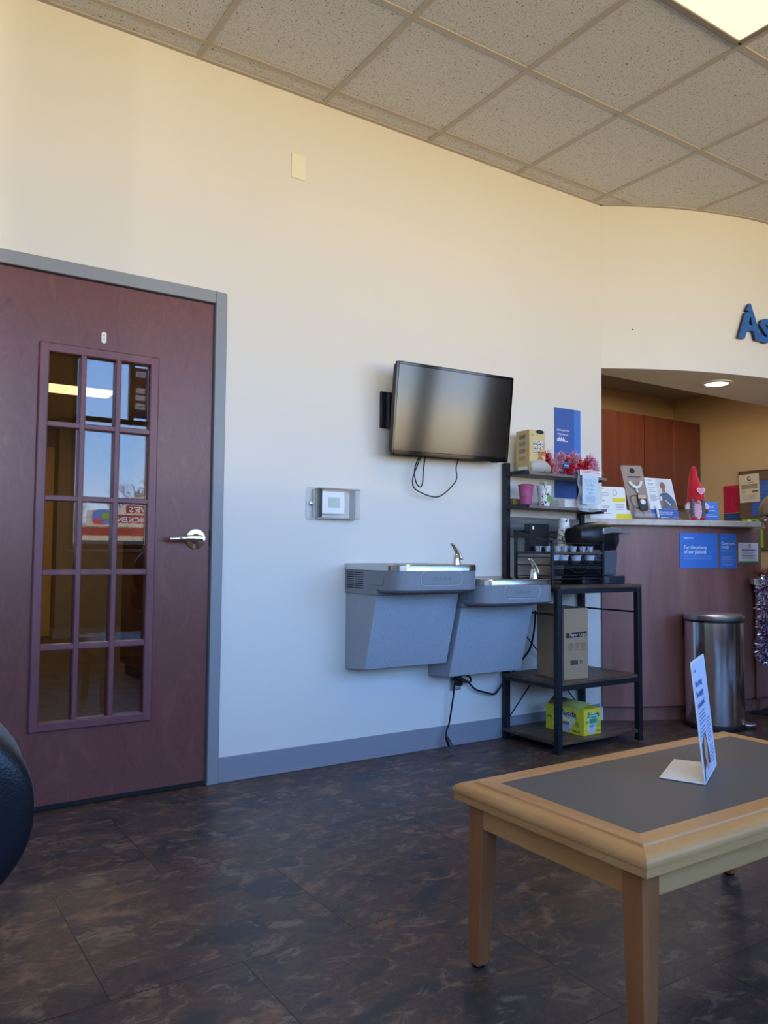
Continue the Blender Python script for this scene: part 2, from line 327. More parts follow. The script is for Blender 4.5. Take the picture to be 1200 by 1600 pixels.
# ------------------------------------------------------------------ structure
DX0, DX1, DZ = 0.302, 1.222, 2.015      # door leaf opening
WX = 3.638                                # where the flat wall turns into the curved one
AC, AR = (5.07603, 2.09153), 2.53706      # curved wall, plan circle
SOF = 2.073
mb = MB(); mb.box(XL-.2, XR+.2, YB-.12, 8.2, -0.1, 0); struct(mb.build('floor', FLOORM, origin=(0, 0, 0), smooth=False))
mb = MB(); mb.box(XL-.2, XR+.2, YB-.12, 0.0, H, H+0.1); struct(mb.build('ceiling', CEILM, origin=(0, 0, 0), smooth=False))
mb = MB(); T = 0.12
mb.box(XL, DX0-.05, 0, T, 0, H+.05); mb.box(DX0-.05, DX1+.05, 0, T, DZ+.05, H+.05); mb.box(DX1+.05, WX, 0, T-.01, 0, H+.05)
struct(mb.build('wall_back', CREAM, origin=(0, 0, 0), smooth=False))
def arcpt(px_, c=AC, R=AR): return math.atan2(-sqrt(max(0, R*R-(px_-c[0])**2)), px_-c[0])
th0 = arcpt(WX); th1 = -pi/2 + (-pi/2-th0)
pts = [(AC[0]+AR*cos(th0+(th1-th0)*i/40), AC[1]+AR*sin(th0+(th1-th0)*i/40)) for i in range(41)]
XW2 = pts[-1][0]
mb = MB(); mb.prism(pts+[(XW2, T-.01), (WX, T-.01)], SOF, H+.05); struct(mb.build('wall_reception', CREAM, origin=(0, 0, 0)))
mb = MB(); mb.box(XW2, XR, 0, T-.01, 0, H+.05); struct(mb.build('wall_back_right', CREAM, origin=(0, 0, 0), smooth=False))
mb = MB(); mb.box(XL-.12, XL, YB, T, 0, H+.05); struct(mb.build('wall_left', CREAM, smooth=False))
mb = MB(); mb.box(XR, XR+.12, YB, T, 0, H+.05); struct(mb.build('wall_right', CREAM, smooth=False))
mb = MB(); mb.box(XL, XR, YB-.12, YB, 0, SILL); mb.box(XL, XR, YB-.12, YB, WTOP, H+.05)
for a, b in ((XL, WINS[0][0]), (WINS[0][1], WINS[1][0]), (WINS[1][1], WINS[2][0]), (WINS[2][1], XR)): mb.box(a, b, YB-.12, YB, SILL, WTOP)
struct(mb.build('wall_front', TAN, smooth=False))
FRM = mat('bronze_window_frame', '4b423b', 0.4, metal=0.4)
for i, (a, b) in enumerate(WINS):
    mb = MB(); n = 3 if i == 0 else 3
    for x in ([a+.0, b-.045]+([a+(b-a)*k/3-.022 for k in (1, 2)] if i == 0 else [2.13, 3.2, 4.25] if i == 1 else [])): mb.box(x, x+.045, YB-.09, YB-.03, 2.19 if x == 2.13 else SILL, WTOP)
    for z in (SILL, WTOP-.045, 2.19): mb.box(a, b, YB-.085, YB-.035, z, z+.045)
    w = struct(mb.build('window_%d' % (i+1), FRM, smooth=False)); g = MB(); g.box(a, b, YB-.063, YB-.057, SILL, WTOP); g.build('window_pane', GLASSW, w, smooth=False)
    mb = MB(); mb.box(a-.02, b+.02, YB-.03, YB+.04, SILL-.03, SILL-.001); struct(mb.build('trim_%d' % (i+1), WHITEP, bevel=.004))
# ceiling grid
GRIDM = mat('ceiling_tee_paint', 'b8b0a5', 0.5, var=0.02)
mb = MB(); GX = [1.125+.61*k for k in range(-7, 14)]; GY = [-.12-.61*k for k in range(0, 8)]
for x in GX:
    if XL < x < XR: 
        ye = 0 if (x < WX or x > XW2) else -(sqrt(AR**2-(x-AC[0])**2)-AC[1])
        mb.box(x-.012, x+.012, YB, ye, H-.006, H+.001)
for y_ in GY:
    if y_ > -.5:
        dx = sqrt(AR**2-(AC[1]-y_)**2) if (AC[1]-y_) < AR else 0
        mb.box(XL, AC[0]-dx, y_-.012, y_+.012, H-.0055, H+.001); mb.box(AC[0]+dx, XR, y_-.012, y_+.012, H-.0055, H+.001)
    else: mb.box(XL, XR, y_-.012, y_+.012, H-.0055, H+.001)
struct(mb.build('trim_ceiling_grid', GRIDM, smooth=False))
mb = MB()
for y_ in GY:
    if y_ > -.5: mb.box(XL, AC[0]-sqrt(AR**2-(AC[1]-y_)**2), y_+.012, y_+.016, H-.0045, H+.001)
    else: mb.box(XL, XR, y_+.012, y_+.016, H-.0045, H+.001)
struct(mb.build('trim_tile_lit_edge', mat('tile_edge_lit_white', 'f4efe4', .7), smooth=False))  # tile edges past the tees, window light put into their white colour
mb = MB(); mb.box(XL, WX+.004, -.02, 0, H-.008, H+.001); N_ = 40
ip = [(AC[0]+(AR)*cos(th0+(th1-th0)*i/N_), AC[1]+(AR)*sin(th0+(th1-th0)*i/N_)) for i in range(N_+1)]
op = [(AC[0]+(AR+.02)*cos(th0+(th1-th0)*i/N_), AC[1]+(AR+.02)*sin(th0+(th1-th0)*i/N_)) for i in range(N_+1)]
mb.prism(ip+op[::-1], H-.008, H+.001); struct(mb.build('trim_wall_angle', GRIDM, origin=(0, 0, 0)))
# lobby ceiling light (2 x 4 troffer)
t = thing('ceiling_light', (2.335, -1.645, H), 'rectangular lit fluorescent ceiling panel set in the tile grid', 'ceiling light')
x0, x1, y0, y1 = 1.747, 2.923, -1.938, -1.352
fm = MB()
for q in ((x0-.012, x1+.012, y0-.012, y0+.014), (x0-.012, x1+.012, y1-.014, y1+.012), (x0-.012, x0+.014, y0, y1), (x1-.014, x1+.012, y0, y1)): fm.box(*q, H-.016, H-.001)
fm.build('light_frame', mat('light_frame_paint', '8c8478', 0.5), t, bevel=.003)
MB().box(x0+.012, x1-.012, y0+.012, y1-.012, H-.010, H-.004).build('diffuser', mat('lamp_diffuser', 'fff0d0', 0.5, emit='fff0d6', es=0.84), t, smooth=False)
bpy.data.objects['lobby_lamp'].location.z = H-.03
# baseboards
mb = MB(); mb.box(DX1+.052, WX-.03, -.008, 0, 0.0, .103); mb.box(DX1+.052, WX-.03, -.014, 0, 0.0, .012); struct(mb.build('baseboard_back', GREYB, bevel=.002))
mb = MB(); mb.box(XL, DX0-.052, -.008, 0, 0, .103); struct(mb.build('baseboard_back_left', GREYB, smooth=False))
mb = MB(); mb.box(XW2+.02, XR, -.008, 0, 0, .103); struct(mb.build('baseboard_back_right', GREYB, smooth=False))
mb = MB(); mb.box(XL, XR, YB, YB+.008, 0, .103); struct(mb.build('baseboard_front', GREYB, smooth=False))
# door frame
mb = MB()
for a, b in ((DX0-.05, DX0), (DX1, DX1+.05)): mb.box(a, b, -.022, T+.02, 0, DZ+.05)
mb.box(DX0, DX1, -.022, T+.02, DZ, DZ+.05)
for a, b in ((DX0, DX0+.014), (DX1-.014, DX1)): mb.box(a, b, .045, T, 0, DZ)
struct(mb.build('trim_door_frame', GREYF, bevel=.003))
# door leaf with glazed lites
door = struct(bpy.data.objects.new('door_1', None)); COL.objects.link(door); door.location = (DX0, 0, 0); OFF['door_1'] = Vector((DX0, 0, 0))
GX0, GX1, GZ0, GZ1 = .562, .960, .318, 1.720
a, b, c_, d_ = DX0+.004, DX1-.005, .012, DZ-.004
mb = MB(); YD0, YD1 = -.004, .040
mb.box(a, GX0, YD0, YD1, c_, d_); mb.box(GX1, b, YD0, YD1, c_, d_); mb.box(GX0, GX1, YD0, YD1, c_, GZ0); mb.box(GX0, GX1, YD0, YD1, GZ1, d_)
mb.build('door_panel', CHERRY, door, smooth=False)
mb = MB(); R1 = .028
for q in ((GX0-R1, GX0+.008, GZ0-R1, GZ1+R1), (GX1-.008, GX1+R1, GZ0-R1, GZ1+R1)): mb.box(q[0], q[1], -.016, .0, q[2], q[3])
for q in ((GZ0-R1, GZ0+.008), (GZ1-.008, GZ1+R1)): mb.box(GX0-R1, GX1+R1, -.0155, .0, q[0], q[1])
mb.build('glazing_bead', mat('bead_cherry', '7a4c50', .35, ramp=((.3, '694045'), (.7, '794b4c')), scale=8, stretch=(3, 3, .6)), door, bevel=.005)
mb = MB()
for k in (1, 2): x = GX0+(GX1-GX0)*k/3; mb.box(x-.011, x+.011, -.014, .034, GZ0, GZ1)
for k in range(1, 5): z = GZ0+(GZ1-GZ0)*k/5; mb.box(GX0, GX1, -.013, .033, z-.011, z+.011)
mb.build('muntins', MATS['bead_cherry'], door, bevel=.004)
gw, gh = (GX1-GX0)/3, (GZ1-GZ0)/5
for i in range(3):
    for j in range(5): MB().box(GX0+gw*i+.008, GX0+gw*(i+1)-.008, .009, .013, GZ0+gh*j+.008, GZ0+gh*(j+1)-.008).build('glass_pane', GLASSD, door, smooth=False)
# lever
fr = lambda u, v, w: Vector((u, -.004-w, v))
mb = MB(fr); mb.lathe((1.156, 1.014, 0), [(.043, 0), (.043, .004), (.040, .010), (.022, .012), (.015, .02), (.013, .045)], 32)
h = mb.build('door_handle', CHROME, door)
mb = MB(fr); mb.tube([(1.168, 1.016, .045), (1.140, 1.016, .049), (1.10, 1.0155, .051), (1.065, 1.013, .049), (1.036, 1.012, .044)], [.0145, .015, .0135, .012, .010], 12); mb.build('lever', CHROME, h)
MB().box(DX1-.004, DX1+.002, -.012, .0, .985, 1.05).build('strike_plate', BLKM, door)
MB().box(a, b, -.007, .03, .004, .02).build('door_sweep', RUBBER, door, smooth=False)
o = MB(frame((.768, -.004, 1.775), (1, 0, 0), (0, 0, 1))).prism(rrect(-.0095, .0095, 0, .045, .009), 0, .004).build('adhesive_hook', WHITEP, bevel=.001)
tag(o, 'small white adhesive strip stuck on the door above its glass', 'wall hook')
mb = MB(frame((.768, -.0085, 1.775), (1, 0, 0), (0, 0, 1))); ring(mb, 0, .030, .004, .004, .0015); ring(mb, 0, .015, .004, .003, .0012); mb.build('hook_clip', GINK, o)
# ------------------------------------------------------------------ hall behind the door
HT = 2.44
mb = MB(); mb.box(XL, 2.72, T, 8.2, HT, HT+.05); struct(mb.build('ceiling_hall', mat('hall_ceiling_paint', 'b9b2a4', .8), smooth=False))
mb = MB(); mb.box(2.6, 2.72, T, 8.2, 0, HT); struct(mb.build('wall_hall_right', TAN, smooth=False))
mb = MB(); mb.box(-.7, -.6, T, 8.2, 0, HT); struct(mb.build('wall_hall_left', TAN, smooth=False))
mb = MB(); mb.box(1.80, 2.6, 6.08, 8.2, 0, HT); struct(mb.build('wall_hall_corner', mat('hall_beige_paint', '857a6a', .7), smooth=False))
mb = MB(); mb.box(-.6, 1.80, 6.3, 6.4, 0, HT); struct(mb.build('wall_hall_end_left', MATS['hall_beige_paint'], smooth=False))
mb = MB(); mb.box(.95, 1.785, 6.26, 6.30, .01, 2.12); struct(mb.build('door_2', mat('lit_yellow_door', 'c39a55', .45, scale=3, stretch=(3, 3, .4)), smooth=False))  # lit yellow doorway down the hall, its warm light put into the panel colour
mb = MB(); mb.box(-.6, 1.8, 8.1, 8.2, 0, HT); struct(mb.build('wall_hall_end', TAN, smooth=False))
mb = MB(); mb.box(1.785, 2.6, 6.065, 6.08, 0, .1); mb.box(1.785, 1.80, 6.08, 8.1, 0, .1); mb.box(-.6, .93, 6.29, 6.3, 0, .1); struct(mb.build('baseboard_hall', GREYB, smooth=False))
t = thing('ceiling_light', (1.6, 4.33, HT), 'long warm ceiling light in the hall seen through the door glass', 'ceiling light')
MB().box(1.29, 1.93, 4.12, 4.56, HT-.022, HT).build('light_frame', WHITEP, t, bevel=.003)
MB().box(1.31, 1.91, 4.14, 4.54, HT-.0255, HT-.0225).build('diffuser', mat('hall_diffuser', 'fff0d0', .5, emit='ffd9a0', es=1.6), t, smooth=False)
t = thing('storage_cabinet', (1.95, 2.0, 0), 'dark red wooden cabinet in the hall behind the door glass', 'cabinet')
HC = mat('hall_cabinet_red', '6e2a2a', .4, ramp=((.3, '5f2222'), (.7, '752f2d')), scale=5, stretch=(4, 4, .4))
MB().box(1.76, 2.25, .6, 3.3, .08, 1.05).build('cabinet_body', HC, t, bevel=.004); MB().box(1.80, 2.25, .62, 3.28, 0, .08).build('toe_kick', RUBBER, t)
MB().box(1.72, 2.27, .57, 3.33, 1.05, 1.085).build('cabinet_top', STONE, t, bevel=.004)

# ------------------------------------------------------------------ reception office
OC = 2.44
mb = MB(); mb.box(2.74, 6.5, T-.01, 1.6, OC, OC+.05); struct(mb.build('ceiling_office', mat('office_tile', 'b3aca0', .9, var=.03, scale=60), smooth=False))
mb = MB(); 
for x in (3.2, 3.81, 4.42, 5.03, 5.64, 6.25): mb.box(x-.01, x+.01, T, 1.55, OC-.004, OC+.001)
for y_ in (.35, .96): mb.box(2.74, 6.42, y_-.01, y_+.01, OC-.004, OC+.001)
struct(mb.build('trim_office_grid', GRIDM, smooth=False))
mb = MB(); mb.box(2.74, 6.54, 1.55, 1.67, 0, OC); struct(mb.build('wall_office_back', TAN, smooth=False))
mb = MB(); mb.box(6.42, 6.54, T-.01, 1.55, 0, OC+.05); struct(mb.build('wall_office_right', TAN, smooth=False))
mb = MB(); mb.box(2.72, 2.74, T, 1.55, 0, OC); struct(mb.build('wall_office_left', TAN, smooth=False))
# wall cabinets
cx = [4.50, 5.075, 5.615, 6.405]
for i in range(3):
    a, b = cx[i], cx[i+1]
    lbls = ['cherry wall cabinet at the left, mostly behind the lobby wall edge', 'cherry wall cabinet left of the dark gap, behind the counter brochures', 'cherry wall cabinet in the office corner, right of the dark gap']
    t = thing('wall_cabinet', ((a+b)/2, 1.40, 1.40), lbls[i], 'cabinet', None)
    MB().box(a+.003, b-.003, 1.272, 1.548, 1.40, 2.172).build('cabinet_body', CAB, t)
    m_ = (a+b)/2 if i != 1 else 5.30
    if i == 2: m_ = 6.01
    MB().box(a+.004, m_-.002, 1.25, 1.270, 1.402, 2.174).build('cabinet_door', CAB, t, bevel=.0015)
    MB().box(m_+.002, b-.006, 1.25, 1.270, 1.402, 2.174).build('cabinet_door', CAB, t, bevel=.0015)
# downlight in the soffit
t = thing('downlight', (4.552, -.152, SOF), 'round lit recessed lamp in the soffit over the reception counter', 'ceiling light')
MB().lathe((4.552, -.152, SOF), [(.098, 0), (.098, -.004), (.090, -.008), (.074, -.006), (.070, 0)], 40).build('trim_ring', WHITEP, t)
MB().lathe((4.552, -.152, SOF), [(.068, -.0085), (.066, -.010)], 36).build('lamp_lens', mat('downlight_lens', 'ffffff', .5, emit='fff3dc', es=4.0), t)
l = bpy.data.lights.new('downlight_beam', 'SPOT'); l.energy = 14; l.spot_size = radians(110); l.spot_blend = .6; l.color = (1, .86, .66); l.shadow_soft_size = .06
o = bpy.data.objects.new('downlight_beam', l); COL.objects.link(o); o.location = (4.552, -.152, SOF-.03); o['kind'] = 'structure'
# ------------------------------------------------------------------ reception desk
DC, DR = (4.53537, 1.22825), 1.54202
desk = thing('reception_desk', (4.3, 0, 0), 'curved cherry reception desk with a beige counter top on it', 'reception desk')
ta = math.atan2(-(sqrt(DR**2-(3.62-DC[0])**2)), 3.62-DC[0])
tb = math.atan2(-(sqrt(DR**2-(4.762-DC[0])**2)), 4.762-DC[0])
def arcpoly(c, R0, R1_, t0, t1, n=30):
    return [(c[0]+R1_*cos(t0+(t1-t0)*i/n), c[1]+R1_*sin(t0+(t1-t0)*i/n)) for i in range(n+1)]+[(c[0]+R0*cos(t0+(t1-t0)*i/n), c[1]+R0*sin(t0+(t1-t0)*i/n)) for i in range(n, -1, -1)]
MB().prism(arcpoly(DC, DR-.10, DR, ta, tb), .085, 1.137).build('front_panel', CHERRY2, desk, bevel=.0015)
MB().prism(arcpoly(DC, DR-.10, DR-.035, ta, tb), 0, .085).build('toe_kick', CHERRY2, desk)
cc, cr_ = circ3((3.45, -.012), (3.95, -.262), (4.56, -.452))
c0 = math.atan2(-.012-cc[1], 3.45-cc[0]); c1 = math.atan2(-.458-cc[1], 4.60-cc[0])
fp = [(cc[0]+cr_*cos(c0+(c1-c0)*i/30), cc[1]+cr_*sin(c0+(c1-c0)*i/30)) for i in range(31)]
MB().prism(fp+[(4.79, -.10), (4.79, .22), (3.645, .22), (3.645, -.012)], 1.137, 1.172).build('counter_top', STONE, desk, bevel=.004)
MB().prism([(4.74, -.30), (4.775, -.30), (4.775, .2), (4.74, .2)], 0, 1.137).build('end_panel', CHERRY2, desk)
MB().box(3.66, 4.74, .12, .15, 0, 1.137).build('inner_panel', CHERRY2, desk)
# low counter to the right
low = thing('low_counter', (5.3, -.1, 0), 'lower cherry counter wing at the right edge, hung with tinsel', 'counter')
MB().prism([(4.49, -.425), (4.60, -.47), (6.2, -.50), (6.2, .2), (4.79, .2), (4.79, -.31), (4.60, -.328)], .79, .825).build('counter_top', STONE, low, bevel=.003)
MB().prism([(4.66, -.325), (6.2, -.36), (6.2, -.26), (4.78, -.25), (4.78, -.29)], .085, .79).build('front_panel', CHERRY2, low)
MB().prism([(4.70, -.27), (6.2, -.30), (6.2, -.25), (4.78, -.25)], 0, .085).build('toe_kick', CHERRY2, low)
# floor mat
o = MB().prism([(4.60, -.32), (5.9, -.34), (5.9, -.95), (4.66, -.93)], 0, .010).build('floor_mat', MATB, bevel=.003); tag(o, 'dark navy floor mat at the right edge in front of the desk', 'mat')

# ------------------------------------------------------------------ wall sign: letters standing off the curved wall
th_s = arcpt(4.43); sf = arcframe(AC, AR+.008, th_s, 2.294)
sg = thing('wall_sign', (4.6, -.41, 2.29), 'raised blue letters on the curved wall above the counter opening', 'sign')
def letter(polys, w0=0, w1=.022):
    for name, mt, a_, b_ in (('letter', SIGNB, w1-.004, w1), ('letter_side', SIGNS, w0, w1-.004)):
        mb = MB(sf)
        for P in polys: mb.prism(P, a_, b_)
        if name == 'letter': par = mb.build(name, mt, sg)
        else: lab(mb.build('letter_edge', mt, par), 'dark edge of the blue letter')
def densify(P, k=3):
    out = []
    for i in range(len(P)):
        a, b = P[i], P[(i+1) % len(P)]
        for j in range(k): out.append((a[0]+(b[0]-a[0])*j/k, a[1]+(b[1]-a[1])*j/k))
    return out
# A: two legs, a bar and a floating cap
A1 = [(0, 0), (.055, .002), (.073, .042), (.077, .095), (.088, .148), (.080, .165), (.064, .160), (.052, .135)]
A1 = [(0, 0), (.048, .0), (.066, .052), (.100, .052), (.100, .088), (.076, .088), (.092, .138), (.108, .150), (.080, .168), (.056, .162)]
A2 = [(.100, .052), (.119, .052), (.135, .0), (.185, -.003), (.128, .150), (.108, .163), (.080, .168), (.092, .138), (.098, .142), (.112, .088), (.100, .088)]
CAPP = [(.062, .178), (.092, .168), (.118, .150), (.126, .152), (.100, .222), (.088, .222)]
letter([A1, A2, CAPP])
def fontletter(ch, u, size):
    vs, fs = text_mesh(ch, size, .022)
    x0_ = min(a_ for a_, b_ in vs); k = 1.0
    def addl(mb, w0, w1):
        n = len(vs); V = [((a_-x0_)*k+u, b_, w0) for a_, b_ in vs]+[((a_-x0_)*k+u, b_, w1) for a_, b_ in vs]
        ed = {}
        for f_ in fs:
            for i in range(len(f_)):
                e = (f_[i], f_[(i+1) % len(f_)]); ed[e] = 1
        side = [(a_, b_, n+b_, n+a_) for a_, b_ in ed if (b_, a_) not in ed]
        mb.add(V, [f_[::-1] for f_ in fs]+[tuple(n+i for i in f_) for f_ in fs]+side)
    m1 = MB(sf); addl(m1, .018, .022); par = m1.build('letter', SIGNB, sg); m2 = MB(sf); addl(m2, 0, .018); lab(m2.build('letter_edge', SIGNS, par), 'dark edge of the blue letter')
    return max(a_ for a_, b_ in vs)-x0_
u = .172
for ch in 'spen': u += fontletter(ch, u, .30)+.010
# wall speck / nail
o = MB().ball((3.799, -.102, 2.309), .005, .004, .004).build('wall_nail', mat('dark_nail', '6a5c4a', .5, metal=.5)); tag(o, 'tiny dark nail left in the curved wall below the ceiling', 'nail')

# ------------------------------------------------------------------ blank plate, thermostat
WA = lambda x, z, y_=0: frame((x, y_, z), (1, 0, 0), (0, 0, 1))
o = MB(WA(1.574, 2.667)).prism(rrect(0, .072, 0, .116, .004), 0, .006).build('blank_wall_plate', IVORY, bevel=.002); tag(o, 'ivory blank cover plate high on the cream wall', 'wall plate')
mb = MB(WA(1.574, 2.667)); 
for v in (.010, .106): MB(WA(1.574, 2.667)).lathe((.036, v, .006), [(.003, 0), (.003, .001)], 10).build('screw', IVORY, o)
t = thing('thermostat', (1.80, 0, 1.14), 'white thermostat with a pale green display inside the clear guard', 'thermostat')
MB(WA(1.735, 1.137)).prism(rrect(0, .128, 0, .106, .012), 0, .030).build('housing', WHITEP, t, bevel=.006)
MB(WA(1.735, 1.137)).prism(rrect(.038, .098, .030, .078, .004), .030, .0312).build('display', mat('lcd_green', 'b5c4b4', .3), t)
g = thing('thermostat_guard', (1.80, 0, 1.12), 'clear plastic locking guard box over the thermostat', 'guard box')
mb = MB(WA(1.672, 1.112)); P0 = rrect(0, .258, 0, .148, .012)
mb.prism(rrect(0, .052, 0, .148, .012), 0, .006); mb.box(.052, .252, 0, .006, 0, .006); mb.box(.052, .252, .142, .148, 0, .006); mb.build('back_plate', ACRYL, g, bevel=.002)
mb = MB(WA(1.672, 1.112)); 
for q in ((.048, .252, .005, .009), (.048, .252, .139, .143)): mb.box(q[0], q[1], q[2], q[3], .006, .062)
mb.box(.048, .052, .009, .139, .006, .062); mb.box(.248, .252, .009, .139, .006, .062); mb.add([(.05, .007, .064), (.25, .007, .064), (.25, .141, .064), (.05, .141, .064)], [(0, 1, 2, 3)]); mb.build('cover', GUARD, g, bevel=.002)
mb = MB(WA(1.672, 1.112)); mb.box(.226, .2275, .012, .136, .008, .06); 
for k in range(24): mb.box(.06+k*.0075, .0625+k*.0075, .137, .1385, .02, .05)
mb.box(.03, .034, .01, .138, .006, .02); mb.build('rib', GUARDR, g)
mb = MB(WA(1.672, 1.112)); mb.lathe((.024, .072, .006), [(.009, 0), (.009, .008), (.006, .01)], 16); lab(mb.build('key_lock', CHROME, g), 'chrome key lock')

# ------------------------------------------------------------------ television
TVC = Vector((2.422, -.140, 1.648)); ti = radians(-7.14); ro = radians(.9)
rr_ = Vector((1, 0, 0)); nn = Vector((0, -cos(ti), sin(ti))); uu = nn.cross(rr_); uu = uu if uu.z > 0 else -uu
r2 = rr_*cos(ro)+uu*sin(ro); u2 = -rr_*sin(ro)+uu*cos(ro)
tf = frame(TVC, r2, u2, nn); tv = thing('television', TVC-Vector((0, 0, .21)), 'black flat television tilted downward on a wall arm above the drinking fountains', 'television')
w2, h2 = .365, .2175
mb = MB(tf)
mb.box(-w2, -w2+.012, -h2, h2, -.012, .001); mb.box(w2-.012, w2, -h2, h2, -.012, .001); mb.box(-w2+.012, w2-.012, h2-.012, h2, -.012, .001); mb.box(-w2+.012, w2-.012, -h2, -h2+.022, -.012, .002)
mb.build('bezel', BLKG, tv, bevel=.002)
MB(tf).box(-w2+.008, w2-.008, -h2+.008, h2-.008, -.045, -.012).build('back_shell', BLKP, tv, bevel=.01)
SCR = mat('tv_screen', '17181a', .10, var=.02, spec=.8)
MB(tf).box(-w2+.012, w2-.012, -h2+.022, h2-.012, -.004, -.0005).build('screen', SCR, tv, smooth=False)
mb = MB(tf); add_text(mb, '. . .', -.0, -h2+.008, .008, w=.0027, align='C'); mb.build('bezel_mark', GINK, tv)
MB(tf).box(w2-.09, w2-.06, -h2-.006, -h2, -.03, -.01).build('infrared_foot', BLKP, tv)
mt_ = thing('wall_mount', (2.10, 0, 1.57), 'black articulated steel arm holding the television off the wall', 'tv mount')
MB().box(2.066, 2.128, -.018, 0, 1.565, 1.742).build('wall_plate', BLKM, mt_, bevel=.004)
mb = MB(); mb.tube([(2.10, -.03, 1.565), (2.10, -.03, 1.735)], .014, 12)
mb.prism([(2.09, -.02), (2.115, -.04), (2.27, -.078), (2.27, -.058)], 1.69, 1.72); mb.prism([(2.09, -.02), (2.115, -.04), (2.27, -.078), (2.27, -.058)], 1.585, 1.61); mb.build('arm', BLKM, mt_, bevel=.002)
mb = MB(); mb.prism([(2.27, -.052), (2.27, -.066), (2.55, -.070), (2.55, -.056)], 1.60, 1.70); mb.box(2.13, 2.16, -.072, -.056, 1.50, 1.79); mb.tube([(2.12, -.04, 1.70), (2.14, -.055, 1.60), (2.20, -.068, 1.52)], .008, 8); mb.build('bracket', BLKM, mt_, bevel=.002)
def smooth_path(P, n=6):
    P = [Vector(q) for q in P]; out = []
    for i in range(len(P)-1):
        a = P[max(i-1, 0)]; b = P[i]; c = P[i+1]; d = P[min(i+2, len(P)-1)]
        for k in range(n):
            t_ = k/n; out.append(.5*((2*b)+(c-a)*t_+(2*a-5*b+4*c-d)*t_*t_+(3*b-a-3*c+d)*t_**3))
    out.append(P[-1]); return out
mb = MB(); mb.tube(smooth_path([(2.27, -.09, 1.47), (2.255, -.06, 1.40), (2.232, -.05, 1.33), (2.236, -.05, 1.285), (2.275, -.05, 1.262), (2.345, -.05, 1.244), (2.40, -.05, 1.249), (2.46, -.05, 1.29), (2.503, -.05, 1.34), (2.50, -.05, 1.40), (2.498, -.08, 1.46)]), .0032, 8)
mb.tube(smooth_path([(2.285, -.09, 1.47), (2.288, -.06, 1.38), (2.290, -.05, 1.31), (2.275, -.05, 1.288), (2.250, -.05, 1.31), (2.243, -.05, 1.38), (2.262, -.09, 1.47)]), .0032, 8)
o = mb.build('television_cable', BLKP); tag(o, 'thin black cable hanging in a loop below the television', 'cable')

